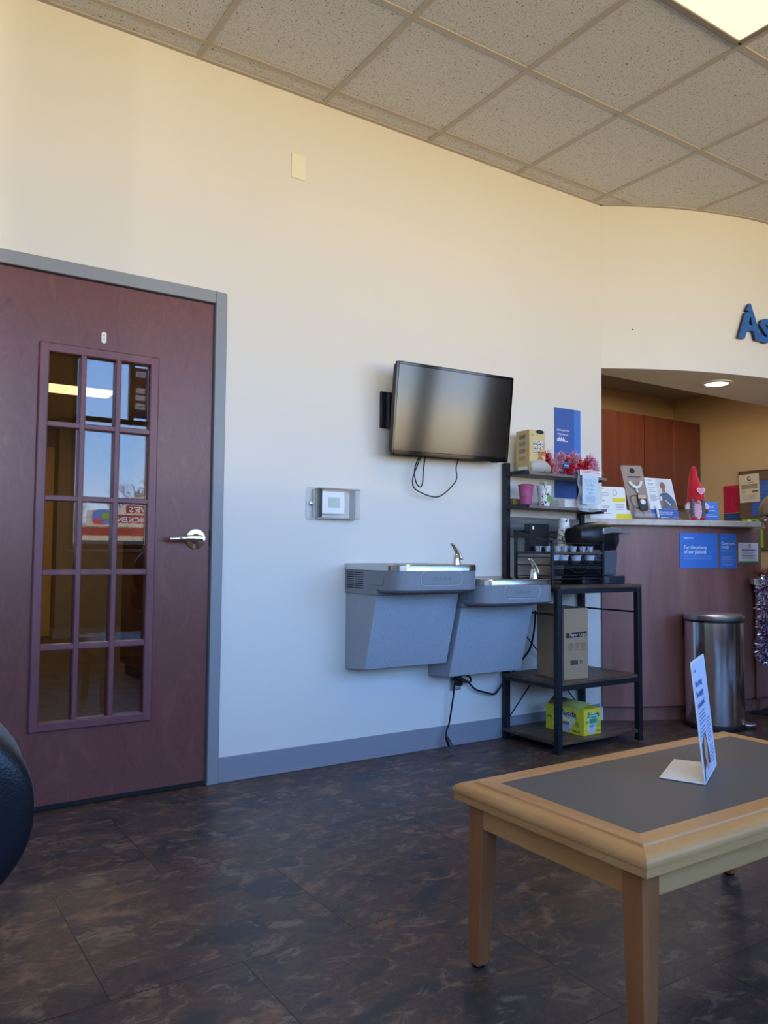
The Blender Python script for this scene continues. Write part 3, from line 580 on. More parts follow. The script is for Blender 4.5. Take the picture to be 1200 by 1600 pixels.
# ------------------------------------------------------------------ drinking fountains
def fountain(label):
    X0, X1 = 1.885, 2.355
    t = thing('drinking_fountain', (2.12, 0, .43), label, 'drinking fountain', 'wall drinking fountains')
    mb = MB(YF); mb.prism([(0, .428), (0, .80), (-.262, .80), (-.262, .778), (-.168, .442)], X0+.004, X1-.004); mb.build('lower_cabinet', GRANIT, t, bevel=.003)
    # grey shroud: collar plus a projecting rounded front
    def outline(x0, x1, yf, r_, n=8):
        P = [(x0, 0)]; P += [(x0+r_-r_*cos(pi/2*i/n), yf+r_-r_*sin(pi/2*i/n)) for i in range(n+1)]; P += [(x1-r_+r_*sin(pi/2*i/n), yf+r_-r_*cos(pi/2*i/n)) for i in range(n+1)]; P.append((x1, 0)); return P
    MB().prism([(X0-.002, 0), (X0-.002, -.275), (X1+.002, -.275), (X1+.002, 0)], .776, .886).build('shroud', GREYPL, t, bevel=.004)
    fr_ = MB(); A_ = outline(X0-.003, X1+.003, -.425, .085); B_ = outline(X0+.01, X1-.01, -.405, .085); n = len(A_)
    A_ = [(x, min(y_, -.20)) for x, y_ in A_]; B_ = [(x, min(y_, -.20)) for x, y_ in B_]
    V = [(x, y_, .803 if y_ < -.25 else .803) for x, y_ in A_]+[(x, y_, .886) for x, y_ in A_]+[(x, y_, .792) for x, y_ in B_]
    F = [(i, (i+1) % n, n+(i+1) % n, n+i) for i in range(n)]+[(2*n+i, 2*n+(i+1) % n, (i+1) % n, i) for i in range(n)]+[tuple(range(2*n, 3*n))[::-1], tuple(range(n, 2*n))]
    fr_.add(V, F); fr_.build('basin_apron', GREYPL, t, bevel=.003)
    # stainless basin with a sunk bowl
    O = outline(X0-.005, X1+.005, -.428, .087); O = [O[0]]+[(O[0][0], -.1), (O[0][0], -.2)]+O[1:]; n = len(O); cxx, cyy = 2.09, -.22
    lev = [(1, .886), (1, .909), (.985, .914), (.955, .914), (.93, .9105), (.80, .899), (.60, .880), (.35, .866), (.12, .862)]
    V = []; F = []
    for s_, z in lev: V += [(cxx+(x-cxx)*s_, cyy+(y_-cyy)*s_, z) for x, y_ in O]
    for k in range(len(lev)-1):
        for i in range(n): F.append((k*n+i, k*n+(i+1) % n, (k+1)*n+(i+1) % n, (k+1)*n+i))
    F.append(tuple((len(lev)-1)*n+i for i in range(n)))
    b_ = MB().add(V, F).build('steel_basin', STEEL, t)
    MB().lathe((cxx, cyy, .862), [(.022, 0), (.022, .003), (.006, .004)], 20).build('drain', CHROME, b_)
    # bubbler
    bx, by = 2.235, -.385
    mb = MB(); mb.lathe((bx, by, .905), [(.020, 0), (.020, .012), (.017, .03), (.014, .05), (.010, .056)], 24); s = mb.build('bubbler', CHROME, t)
    mb = MB(); V = []; F = []; m = 9; n = 8     # curved mouth guard
    for j in range(n+1):
        tt = j/n; z = .935+.075*tt; cxg = bx+.016-.045*tt**1.8; rad = .017*(1-.45*tt)
        for i in range(m):
            a_ = radians(-105+210*i/(m-1)); V.append((cxg+rad*cos(a_), by+rad*sin(a_)*1.1, z))
    for j in range(n):
        for i in range(m-1): F.append((j*m+i, j*m+i+1, (j+1)*m+i+1, (j+1)*m+i))
    mb.add(V, F); g_ = mb.build('mouth_guard', mat('ivory_metal_guard', 'cfcabd', .25, metal=.7), s); sd = g_.modifiers.new('solid', 'SOLIDIFY'); sd.thickness = .003
    # push bar with raised lettering
    pf = WA(2.012, .826, -.4245)
    MB(pf).prism(rrect(0, .222, 0, .058, .026, 8), -.004, .005).build('push_bar', GREYPL, t, bevel=.003)
    ring_ = MB(pf); P = rrect(-.004, .226, -.004, .062, .03, 8); Q = rrect(0, .222, 0, .058, .026, 8); n = len(P)
    ring_.add([(a_, b2, .002) for a_, b2 in P]+[(a_, b2, .002) for a_, b2 in Q], [(i, (i+1) % n, n+(i+1) % n, n+i) for i in range(n)]); ring_.build('push_bar_groove', mat('groove_light', 'a9aeb3', .3), t)
    mb = MB(pf); add_text(mb, 'ELKAY', .111, .020, .021, .012, w=.0056, align='C', width=.10); mb.build('lettering', mat('embossed_grey', '6d737a', .35), t)
    # louvres and side button
    lf = lambda u, v, w: Vector((X0-.0025-w, -u, v))
    mb = MB(lf)
    for k in range(8): mb.box(.018, .082, .803+k*.0098, .8075+k*.0098, 0, .001); mb.box(.092, .160, .803+k*.0098, .8075+k*.0098, 0, .001)
    lab(mb.build('louvre', mat('louvre_dark', '2c3036', .7), t), 'dark ventilation slots')
    MB(lf).prism(rrect(.20, .33, .822, .868, .018), 0, .004).build('side_push_bar', GREYPL, t, bevel=.002)
    return t
f1 = fountain('higher of the two grey drinking fountains, on the left under the thermostat')
f2 = copy_tree(f1); f2.location = f1.location+Vector((.478, 0, -.068)); f2['label'] = 'lower of the two grey drinking fountains, next to the black shelf'
# outlet and cords
o = MB(WA(2.503, .272)).prism(rrect(0, .070, 0, .114, .004), 0, .005).build('wall_outlet', STEELM, bevel=.0015); tag(o, 'steel outlet plate under the lower drinking fountain', 'outlet')
mb = MB(WA(2.503, .272)); mb.prism(rrect(.018, .052, .016, .048, .006), .005, .008); mb.prism(rrect(.018, .052, .064, .098, .006), .005, .008); mb.build('socket', WHITEP, o)
mb = MB(); mb.tube(smooth_path([(2.525, -.025, .35), (2.50, -.045, .335), (2.497, -.04, .26), (2.49, -.035, .20), (2.478, -.03, .12), (2.462, -.03, .085), (2.445, -.045, .055)]), .0045, 8)
o = mb.build('loose_power_cord', BLKP); tag(o, 'black power cord hanging unplugged to the floor below the fountains', 'power cord')
mb = MB(); mb.tube([(2.449, -.042, .062), (2.452, -.055, .040), (2.458, -.065, .016)], [.007, .012, .013], 8); h = mb.build('plug', BLKP, o)
mb = MB(); mb.box(2.452, 2.454, -.069, -.063, .004, .017); mb.box(2.462, 2.464, -.069, -.063, .004, .017); mb.build('prong', CHROME, h)
mb = MB(); mb.tube(smooth_path([(2.535, -.02, .320), (2.54, -.035, .345), (2.565, -.045, .352), (2.60, -.045, .335), (2.60, -.045, .315), (2.56, -.04, .318), (2.52, -.035, .335), (2.56, -.04, .330), (2.60, -.03, .310), (2.65, -.03, .27), (2.72, -.03, .248), (2.775, -.03, .236), (2.81, -.03, .262), (2.85, -.035, .31), (2.90, -.04, .345), (2.96, -.04, .40), (3.02, -.04, .46), (3.05, -.04, .56), (3.06, -.04, .66)]), .005, 8)
mb.box(2.524, 2.556, -.040, -.008, .300, .338)
o = mb.build('plugged_power_cord', BLKP); tag(o, 'black power cord plugged into the outlet and running behind the shelf', 'power cord')

# ------------------------------------------------------------------ baker's rack
SX0, SX1, SYF, SYR = 2.826, 3.447, -.432, -.012
sh = thing('shelving_rack', (3.135, -.22, 0), 'black steel rack with rustic brown shelves standing against the wall', 'shelf rack')
q = .030
def post(x, y0_, y1_, z1_): MB().box(x, x+q, y0_, y1_, 0, z1_).build('post', BLKM, sh, bevel=.0015)
post(SX0, SYF, SYF+q, .795); post(SX1-q, SYF, SYF+q, .795); post(SX0+.02, SYR-q, SYR, 1.448); post(SX1-q, SYR-q, SYR, 1.44)
for z in (.040, .325, .795):      # boards and front / side rails
    MB().box(SX0+(.018 if z > .7 else .012), SX1-(.0 if z > .7 else .012), SYF+(.0 if z > .7 else .006), SYR-q*.2, z, z+.016).build('shelf_board', RUST, sh, bevel=.001)
    zz = z-.024 if z > .2 else z-.012
    mb = MB()
    if z > .2: mb.box(SX0+q, SX1-q, SYF+.003, SYF+.022, zz, z-.0005)
    mb.box(SX0+.012, SX0+.024, SYF+q, SYR-q, zz+.006, z-.0005); mb.box(SX1-.024, SX1-.012, SYF+q, SYR-q, zz+.006, z-.0005); mb.box(SX0+q, SX1-q, SYR-.024, SYR-.005, zz, z-.0005); mb.build('rail', BLKM, sh)
mb = MB(); mb.tube([(SX0+.015, SYF+q, .668), (SX0+.03, SYR-q, .668)], .005, 8); mb.build('side_rod', BLKM, sh); mb = MB(); mb.tube([(SX1-.015, SYF+q, .664), (SX1-.015, SYR-q, .664)], .005, 8); mb.build('side_rod', BLKM, sh)
mb = MB(); mb.tube([(SX0+.04, SYR-.018, .66), (SX1-.02, SYR-.018, .095)], .0035, 8); mb.build('cross_brace', BLKM, sh); mb = MB(); mb.tube([(SX0+.04, SYR-.024, .10), (SX1-.02, SYR-.024, .68)], .0035, 8); mb.build('cross_brace', BLKM, sh)
for z in (1.203, 1.378):
    MB().box(SX0+q+.004, SX1+.02, -.185, -.016, z, z+.014).build('upper_shelf', RUSTG, sh, bevel=.001)
    MB().box(SX0+.022, SX0+.048, -.185, -.040, z+.0, z+.020).build('bracket', BLKM, sh)
    MB().box(SX1-q, SX1-.004, -.185, -.040, z-.012, z-.0005).build('bracket', BLKM, sh)
MB().box(SX0+.05, SX1-q, -.026, -.010, 1.058, 1.163).build('back_board', RUSTG, sh, bevel=.001)
mb = MB()
for z, yy in ((.66, SYF-.0015), (.56, SYF-.0015)):
    mb.lathe((SX0+q/2, yy, z), [(.005, 0), (.005, .001)], 10)
for k in range(14): mb.add([(SX0+.030+.005*cos(2*pi*i/8), SYR-q-.0008, 1.15+.06*sin(0)+.005*sin(2*pi*i/8)-.03*k) for i in range(8)], [tuple(range(8))]) if k % 5 == 0 else None
mb.build('bolt', BLKP, sh)

def carton(name, x0, y0, z0, w, d, h_, ang, m, label, cat, bev=.001):
    ca, sa = cos(radians(ang)), sin(radians(ang)); ux = Vector((ca, sa, 0)); uy = Vector((-sa, ca, 0)); o0 = Vector((x0, y0, z0))
    f3 = lambda u, v, w_: o0+ux*u+uy*v+Vector((0, 0, w_))
    t = thing(name, f3(w/2, d/2, 0), label, cat)
    return t, f3, frame(o0-uy*.0006, ux, (0, 0, 1)), frame(o0+uy*d-ux*.0006, -uy, (0, 0, 1))
# paper cups box
t, f3, ff, fl = carton('paper_cups_box', 2.930, -.372, .3415, .160, .205, .35, -4, KRAFT, 'brown cardboard box reading Paper Cups on the middle shelf', 'cardboard box')
MB(f3).box(0, .160, 0, .205, 0, .352).build('box_body', KRAFT, t, bevel=.001)
MB(f3).add([(0, 0, .352), (0, .205, .352), (-.0, .205, .375), (0, 0, .358), (.16, .205, .356), (.16, 0, .354)], [(0, 1, 2, 3), (3, 2, 4, 5), (5, 4, 1, 0)]).build('box_flap', KRAFT, t)
MB(ff).prism([(.014, .205), (.150, .212), (.150, .236), (.014, .229)], 0, .0006).build('label_band', INK, t)
mb = MB(ff); add_text(mb, 'Paper Cups', .036, .214, .020, .01, width=.108, w=.0014); mb.build('lettering', CREAMP, t)
mb = MB(ff)
for k in range(3): ring(mb, .045+.04*k, .165, .014, .014, .0014); ring(mb, .045+.04*k, .165, .006, .008, .0012); lines(mb, .032+.04*k, .058+.04*k, [.143], .002)
for k in range(16): mb.add([(.042+k*.0031, .075, .0005), (.0435+k*.0031, .075, .0005), (.0435+k*.0031, .095, .0005), (.042+k*.0031, .095, .0005)], [(0, 1, 2, 3)])
lines(mb, .042, .092, [.0725], .002, jag=0); ring(mb, .112, .085, .010, .010, .003, n=6); mb.build('printed_marks', INK, t)
# sweetener carton
SPY = mat('yellow_carton', 'e3d93a', .5, var=.02)
t, f3, ff, fl = carton('sweetener_box', 3.045, -.392, .0565, .137, .245, .13, 4, SPY, 'yellow sweetener carton with an open lid on the bottom shelf', 'carton')
mb = MB(f3); mb.box(0, .137, 0, .245, 0, .002); mb.box(0, .137, 0, .002, 0, .128); mb.box(0, .137, .243, .245, 0, .128); mb.box(0, .002, 0, .245, 0, .128); mb.box(.135, .137, 0, .245, 0, .128); mb.box(0, .137, .0, .11, .1275, .1285); mb.build('carton_body', SPY, t)
YG = mat('carton_lid_green', 'a0a258', .5, var=.03)
mb = MB(f3); mb.add([(0, .235, .128), (0, .02, .128), (.055, .0, .158), (.050, .235, .165)], [(0, 1, 2, 3)]); mb.add([(.137, .235, .128), (.137, .10, .128), (.09, .10, .133), (.09, .235, .133)], [(0, 1, 2, 3)]); k = mb.build('carton_lid', YG, t); k.modifiers.new('s', 'SOLIDIFY').thickness = .001
sp = mat('splenda_blue', '1f2f78', .5); PALE = mat('carton_pale_panel', 'f1eec2', .5); TEALS = mat('mint_sticker', '7fd6a8', .5); MUG = mat('mug_lilac', 'c3c3e6', .4); COF = mat('coffee_brown', 'a67a55', .5)
for fr_, Wd, o_ in ((ff, .137, 'front'), (fl, .245, 'side')):
    mb = MB(fr_); ell(mb, Wd*.5, .072, Wd*.30, .038, .0004); ell(mb, Wd*.45, .035, Wd*.26, .022, .00045); mb.build('pale_panel', PALE, t)
    mb = MB(fr_); add_text(mb, 'Splenda', Wd*.2 if Wd < .2 else Wd*.26, .086, .038, .02, width=.094 if Wd < .2 else .135, shear=.25, w=.0012, vscale=1.05); lines(mb, Wd*.5, Wd*.85, [.079], .0018, w=.0012); mb.build('lettering', sp, t)
    mb = MB(fr_); mx = Wd*.48 if Wd < .2 else Wd*.56; poly(mb, [(mx-.028, .048), (mx-.020, .006), (mx+.014, .006), (mx+.022, .048)], .0013); ring(mb, mx+.024, .034, .012, .010, .004, .0013); mb.build('mug_picture', MUG, t)
    mb = MB(fr_); ell(mb, mx-.003, .049, .024, .009, .0015); ell(mb, mx-.003, .049, .012, .004, .0016); mb.build('coffee_picture', COF, t)
    mb = MB(fr_); lines(mb, Wd*.72, Wd*.95, [.018, .012], .003, w=.0012); lines(mb, .012, .045, [.062, .068], .003, w=.0012); ring(mb, Wd*.84, .052, .013, .015, .0015, .0012); lines(mb, Wd*.80, Wd*.88, [.046, .051, .056], .002, w=.0012); mb.build('printed_marks', mat('olive_ink', '55601c', .6), t)
mb = MB(ff); poly(mb, rrect(.040, .110, .048, .098, .004), .0018); lab(mb.build('price_sticker', TEALS, t), 'mint green barcode sticker')
mb = MB(ff)
for k in range(15): rect(mb, .048+k*.0036, .050+k*.0036, .058, .080, .0021, 1)
rect(mb, .055, .096, .086, .089, .0021, 1); mb.build('barcode', INK, t)

# sugar box on the top shelf
SUG = mat('tan_sugar_carton', 'd3bd83', .5, var=.02); SUGS = mat('tan_sugar_carton_side', 'b5a47c', .5, var=.02)
t, f3, ff, fl = carton('sugar_box', 2.893, -.168, 1.3925, .112, .105, .222, -2, SUG, 'tan sugar packet carton at the left end of the top shelf', 'carton')
MB(f3).box(0, .112, 0, .105, 0, .222).build('carton_body', SUG, t, bevel=.001)
mb = MB(ff); 
for k, (s_, v) in enumerate((('SUGAR', .150), ('IN THE', .128), ('RAW', .106))): add_text(mb, s_, .062 if k < 2 else .05, v, .024, .03, width=(.075, .062, .045)[k], align='C', w=.0012)
mb.build('lettering', WINK, t)
mb = MB(ff); 
for k, (s_, v) in enumerate((('SUGAR', .150), ('IN THE', .128), ('RAW', .106))): add_text(mb, s_, .064 if k < 2 else .052, v-.002, .024, .09, width=(.079, .066, .049)[k], align='C', w=.0007)
add_text(mb, '24', .012, .190, .014, w=.0007); mb.build('letter_shadow', mat('umber_ink', '4a3a28', .6), t)
mb = MB(ff); poly(mb, [(.060, .107), (.112, .114), (.112, .093), (.062, .087)], .0016); ell(mb, .075, .060, .020, .026, .0008); mb.build('orange_print', mat('orange_brown_print', 'b3703c', .5), t)
mb = MB(ff); ell(mb, .072, .214, .028, .011, .0007); mb.build('dispenser_slot', INK, t)
mb = MB(ff); ell(mb, .07, .052, .014, .016, .0011); mb.build('sugar_picture', mat('pale_sugar', 'e8cfae', .5), t)
mb = MB(fl)
for k, (v, m_) in enumerate(((.178, 'raw_grey'), (.140, 'raw_teal'), (.102, 'raw_pink'), (.064, 'raw_peach'))):
    mm = MB(fl); add_text(mm, 'RAW', .026, v, .022, .05, width=.05, w=.0007, shear=.2); add_text(mm, 'SUGAR', .026, v+.015, .009, .03, width=.05, w=.0007); mm.build('flavour_mark', mat(m_, ('6c6c70', '6b96a0', 'b0638c', 'cf8c6c')[k], .6), t)
rect(mb, .018, .092, .012, .030, .0006, 1); mb.build('white_panel', PAPER, t)
# open dispenser tray in front of the sugar box: curled white and brown flap with packets
mb = MB(); V = []; F = []
for i in range(13):
    s_ = i/12; x = 2.894+.165*s_; zt = 1.3925+.062*sin(pi*min(1, .28+s_*.72))*(1-.25*s_)+.004; V += [(x, -.176-.020*sin(pi*s_), 1.3935), (x, -.172-.034*sin(pi*s_), zt)]
for i in range(12): F.append((2*i, 2*i+2, 2*i+3, 2*i+1))
mb.add(V, F); o = mb.build('torn_carton_flap', mat('greyish_card', 'b8b6ae', .55), t); o.modifiers.new('s', 'SOLIDIFY').thickness = .0015
for k in range(3):
    mb = MB(); x = 2.94+k*.04; mb.add([(x, -.186-.01*k, 1.394), (x+.035, -.20+.012*k, 1.394), (x+.047, -.198+.012*k, 1.425+.008*(k == 1)), (x+.012, -.19-.006*k, 1.430)], [(0, 1, 2, 3)])
    o = mb.build('sugar_packet', mat('brown_sugar_packet', '8a5a3c', .5, col2='c9a078', scale=60), origin=(x, -.19, 1.394)); o.modifiers.new('s', 'SOLIDIFY').thickness = .003
    tag(o, 'brown sugar packet lying at the front of the tan sugar box', 'sugar packet', 'sugar packets by the sugar box')

# paper cups
def cup(name, x, y_, z0, rb, rt_, h_, m, label, inv=False, cat='paper cup'):
    pr = [(rb*.96, .001), (rb, 0), (rb+(rt_-rb)*.5, h_*.5), (rt_, h_), (rt_+.0022, h_+.001), (rt_+.0022, h_+.004), (rt_-.002, h_+.004), (rt_-.003, h_-.002), (rb-.001, .006), (.001, .006)]
    if inv: pr = [(a_, h_-b_) for a_, b_ in pr]
    o = MB().lathe((x, y_, z0), pr, 28).build(name, m); tag(o, label, cat); return o
PINKC = mat('plum_cup_swirl', '9c3f6b', .5, col2='b25a85', scale=22, distort=2.5)
SPOT = mat('green_leaf_cup', 'e9e9e2', .5, ramp=((.40, '31353a'), (.425, 'ebebe4'), (.62, 'ebebe4'), (.68, '9ab9bd'), (.74, '7fae4a')), scale=42, distort=1.2)
c1_ = cup('paper_cup', 2.928, -.105, 1.2175, .028, .041, .108, PINKC, 'plum paper cup full of red packets on the second shelf')
c2_ = cup('paper_cup', 3.062, -.105, 1.2175, .028, .040, .110, SPOT, 'white leaf-pattern paper cup holding folded green paper')
mb = MB(fr := frame((3.066, -.138, 1.2175), (1, 0, 0), (0, 0, 1))); ell(mb, 0, .045, .016, .018, .002); ring(mb, .018, .048, .008, .010, .003, .002); mb.build('green_cup_print', mat('cup_print_green', '6fa05a', .6), c2_)
c3_ = cup('paper_cup', 3.165, -.150, 1.040, .027, .039, .118, SPOT, 'upper upside-down leaf-pattern cup of the stack on the coffee organizer', inv=True)
c4_ = cup('paper_cup', 3.165, -.150, .9775, .0285, .040, .118, SPOT, 'lower upside-down cup of the stack on the organizer, mostly covered', inv=True)
def packets(x, y_, z, n, R, m, label, hgt=.03, grp=None):
    rr = random.Random(n*7)
    for k in range(n):
        a_ = rr.uniform(0, pi); cx_, cy_ = x+rr.uniform(-R, R)*.6, y_+rr.uniform(-R, R)*.6; dx, dy = cos(a_)*R*.55, sin(a_)*R*.55; hh = hgt*rr.uniform(.5, 1.1); tl = rr.uniform(-.008, .008)
        mb = MB(); mb.add([(cx_-dx, cy_-dy, z-.05), (cx_+dx, cy_+dy, z-.05), (cx_+dx*.9+tl, cy_+dy, z+hh), (cx_-dx*.9+tl, cy_-dy, z+hh*.75)], [(0, 1, 2, 3)])
        o = mb.build('paper_packet', m); o.modifiers.new('s', 'SOLIDIFY').thickness = .0015; tag(o, label, 'packet', grp)
packets(2.928, -.105, 1.325, 8, .030, mat('red_packet', 'a81f3a', .5), 'small red packet standing in the plum paper cup', .012, 'red packets in the plum cup')
packets(3.062, -.105, 1.327, 7, .030, mat('pale_green_packet', 'd6dcb0', .5), 'folded pale green packet standing in the leaf-pattern cup', .030, 'green packets in the white cup')
# napkins and small card box on second shelf
mb = MB(); 
for k in range(12): mb.box(3.155+.0006*(k % 2), 3.33-.0006*(k % 3), -.165, -.03, 1.2175+k*.0035, 1.2203+k*.0035)
o = mb.build('napkin_stack', PAPER, smooth=False); tag(o, 'stack of white napkins on the second shelf behind the hanging bag', 'napkins'); o['kind'] = 'stuff'
o = MB().box(3.095, 3.15, -.12, -.04, 1.2175, 1.256).build('tea_box', mat('grey_card', '8f8a82', .7), bevel=.001); tag(o, 'small grey card box beside the napkins on the second shelf', 'box')
o = MB().box(2.885, 2.955, -.055, -.028, 1.2175, 1.258).build('snack_box', mat('gold_speckled', 'a68b52', .6, col2='6e5a38', scale=60), bevel=.001); tag(o, 'speckled gold box behind the plum paper cup', 'box')
# black card box on the back
o = MB().box(2.90, 3.035, -.165, -.122, .9775, 1.122).build('coffee_pod_carton', BLKP, bevel=.002); tag(o, 'black carton standing at the back of the organizer top tier', 'box')
mb = MB(WA(2.905, 1.085, -.1657)); rect(mb, .01, .022, .008, .024, .0005, 1); mb.build('label_mark', PAPER, o)

# wall poster
ps = MB(WA(3.246, 1.283, -.001)).box(0, .208, 0, .513, 0, .003).build('quiet_poster', BLUE2); tag(ps, 'tall blue poster asking to put your cell phone on shhh', 'poster')
mb = MB(WA(3.246, 1.283, -.0042)); rect(mb, .155, .208, 0, .513); mb.build('light_band', BLUE, ps)
mb = MB(WA(3.246, 1.283, -.0042)); add_text(mb, 'please put your', .018, .382, .017, .004, width=.100); add_text(mb, 'cell phone on', .018, .358, .017, .004, width=.088); add_text(mb, 'shhh...', .018, .322, .034, .03, width=.085); mb.build('lettering', WINK, ps)
# tinsel
def tinsel(name, path, rad, n, mats, label, seed, seg=None, size=.012):
    rr = random.Random(seed); P = smooth_path(path, 8); t = thing(name, P[len(P)//2], label, 'tinsel garland')
    mbs = [MB() for _ in mats]; core = MB(); core.tube(P, .003, 6)
    for k in range(n):
        i = rr.randrange(len(P)-1); s_ = rr.random(); c = P[i].lerp(P[i+1], s_); d = Vector((rr.gauss(0, 1), rr.gauss(0, 1), rr.gauss(0, 1))).normalized()
        L_ = rad*rr.uniform(.35, 1.0); w_ = size*rr.uniform(.10, .24); q = d.orthogonal().normalized(); q = (Matrix.Rotation(rr.uniform(0, 6.3), 3, d) @ q)
        bend = Vector((rr.uniform(-1, 1), rr.uniform(-1, 1), rr.uniform(-1, 1)))*.3*L_; a_ = c+d*L_*.15; b_ = c+d*L_*.6+bend*.4; e = c+d*L_+bend
        q2 = (Matrix.Rotation(rr.uniform(.5, 2), 3, d) @ q)
        j = seg(i/len(P), rr) if seg else rr.randrange(len(mats))
        mbs[j].add([tuple(a_-q*w_), tuple(a_+q*w_), tuple(b_+q2*w_), tuple(b_-q2*w_), tuple(e+q*w_), tuple(e-q*w_)], [(0, 1, 2, 3), (3, 2, 4, 5)])
    core.build('core_string', RUBBER, t)
    for m_, (nm, mt) in zip(mbs, mats):
        if m_.v: q = m_.build(nm, mt, t, smooth=False); q['kind'] = 'stuff'
    return t
TR = mat('red_foil', 'e0304a', .22, metal=.55, var=.1); TP = mat('pink_foil', 'eec6d8', .22, metal=.35, var=.1); TS = mat('silver_foil', 'f4f2fa', .18, metal=.5, var=.05); TV_ = mat('violet_foil', '86608f', .2, metal=.5, var=.1)
def seg1(s_, rr):
    k = int(s_*9.99); base = [0, 1, 1, 0, 0, 1, 0, 0, 1, 1][k]
    return base if rr.random() < .85 else 1-base
pth = [(3.05, -.135, 1.50), (3.06, -.14, 1.44), (3.10, -.14, 1.415), (3.13, -.14, 1.45), (3.15, -.14, 1.49), (3.19, -.14, 1.47), (3.21, -.14, 1.42), (3.24, -.14, 1.45), (3.25, -.14, 1.50), (3.29, -.14, 1.46), (3.32, -.14, 1.42), (3.35, -.14, 1.46), (3.38, -.14, 1.49), (3.42, -.13, 1.46), (3.455, -.12, 1.42)]
tinsel('tinsel_garland', pth, .036, 7500, [('red_tinsel', TR), ('pink_tinsel', TP)], 'red and pink tinsel garland heaped along the top shelf', 3, seg1, size=.009)
o = MB(WA(3.125, 1.425, -.185)).prism(rrect(0, .045, 0, .035, .006), 0, .002).build('blue_tag', mat('tag_blue', '2c5c96', .4)); tag(o, 'small blue tag card tucked into the tinsel on the top shelf', 'tag')
mb = MB(WA(3.125, 1.425, -.1875)); add_text(mb, 'Aspen', .022, .012, .012, .01, align='C', width=.034); mb.build('lettering', WINK, o)

# hanging plastic bag sign
bs = thing('hanging_bag_sign', (3.29, -.215, 1.21), 'clear plastic bag with a handwritten note hanging from the top shelf edge', 'plastic bag')
mb = MB(); V = []; F = []; nu, nv = 8, 12
for j in range(nv+1):
    for i in range(nu+1):
        u_ = i/nu; v_ = j/nv; V.append((3.202+.180*u_+.006*sin(v_*6), -.215+.010*sin(u_*9+v_*7)*(1-v_*.5)-.006*cos(v_*14), 1.205+.215*v_+.012*sin(u_*3.1)*(1-v_)*-1))
for j in range(nv):
    for i in range(nu): F.append((j*(nu+1)+i, j*(nu+1)+i+1, (j+1)*(nu+1)+i+1, (j+1)*(nu+1)+i))
mb.add(V, F); mb.build('plastic_film', FILM, bs)
nf = WA(3.222, 1.235, -.228)
MB(nf).box(0, .125, 0, .165, 0, .0008).build('note_paper', mat('bluish_paper', 'c9dbe8', .6), bs)
mb = MB(nf)
for k in range(3): ring(mb, .028+.034*k, .128, .009, .011, .002, .0012)
add_text(mb, 'Coffee', .062, .098, .021, width=.060, align='C', w=.0012, shear=.15); add_text(mb, 'Kcups', .062, .075, .021, width=.055, align='C', w=.0012, shear=.15); add_text(mb, 'here', .062, .056, .019, width=.040, align='C', w=.0012, shear=.15)
lines(mb, .025, .105, [.044, .036, .028, .020, .012], .0025, w=.0012); mb.build('handwriting', mat('faded_pen', '7d93b4', .6), bs)
mb = MB(WA(3.206, 1.390, -.2275)); rect(mb, 0, .170, .0, .030, .0005); mb.build('header_strip', PAPER, bs)
mb = MB(WA(3.206, 1.390, -.2275)); lines(mb, .008, .165, [.006, .014, .022], .004, w=.0012); mb.build('header_print', mat('coral_print', 'e07a66', .6), bs)

# ------------------------------------------------------------------ coffee organizer
OX0, OX1, OYF, OYB, OZ = 2.842, 3.222, -.378, -.105, .8112
og = thing('coffee_organizer', (3.03, -.24, OZ), 'black wire coffee pod organizer with drawers on the rack top', 'organizer')
mb = MB(); s8 = .014
for x in (OX0, OX1-s8):
    mb.box(x, x+s8, OYF, OYF+s8, OZ, 1.030); mb.box(x, x+s8, OYB-s8, OYB, OZ, 1.088)
    mb.add([(x, OYF, 1.030), (x+s8, OYF, 1.030), (x+s8, OYF, 1.018), (x, OYF, 1.018), (x, OYB, 1.088), (x+s8, OYB, 1.088), (x+s8, OYB, 1.076), (x, OYB, 1.076)], [(0, 1, 2, 3), (4, 7, 6, 5), (0, 4, 5, 1), (1, 5, 6, 2), (2, 6, 7, 3), (3, 7, 4, 0)])
    for z in (.822, .852, .905, .945, .968): mb.box(x+.003, x+.011, OYF+s8, OYB-s8, z, z+.006)
mb.box(OX0, OX1, OYB-.01, OYB-.002, 1.080, 1.088); mb.box(OX0, OX1, OYB-.01, OYB-.002, .905, .912); mb.box(OX0, OX1, OYB-.01, OYB-.002, .822, .830)
for z, hh in ((.838, .006), (.898, .006)): mb.box(OX0+s8, OX1-s8, OYF+.003, OYF+.011, z, z+hh)
mb.build('frame', BLKM, og, bevel=.001)
MB().box(OX0+.01, OX1-.004, OYF+.002, OYB-.01, .966, .977).build('wood_shelf', RUST, og, bevel=.001)
mb = MB(); W4 = .0014
for k in range(9): x = OX0+s8+(OX1-OX0-2*s8)*(k+.5)/9; 
for x in (OX0+.09, OX0+.22, OX0+.30): mb.tube([(x, OYF+.006, .978), (x, OYF+.006, 1.018)], W4, 6)
mb.tube([(OX0+s8, OYF+.006, 1.018), (OX1-s8, OYF+.006, 1.018)], W4, 6)
for x in (OX0+.13, OX0+.25): mb.tube([(x, OYF+.006, 1.018), (x, OYB-.01, 1.084)], W4+.0005, 6); mb.tube([(x, OYB-.01, .978), (x, OYB-.01, 1.084)], W4, 6)
for k in range(7): y_ = OYF+s8+k*.038; mb.tube([(OX0+.006, y_, .978), (OX0+.006, y_, 1.02+.05*k/7)], W4, 6)
mb.build('wire', BLKM, og)
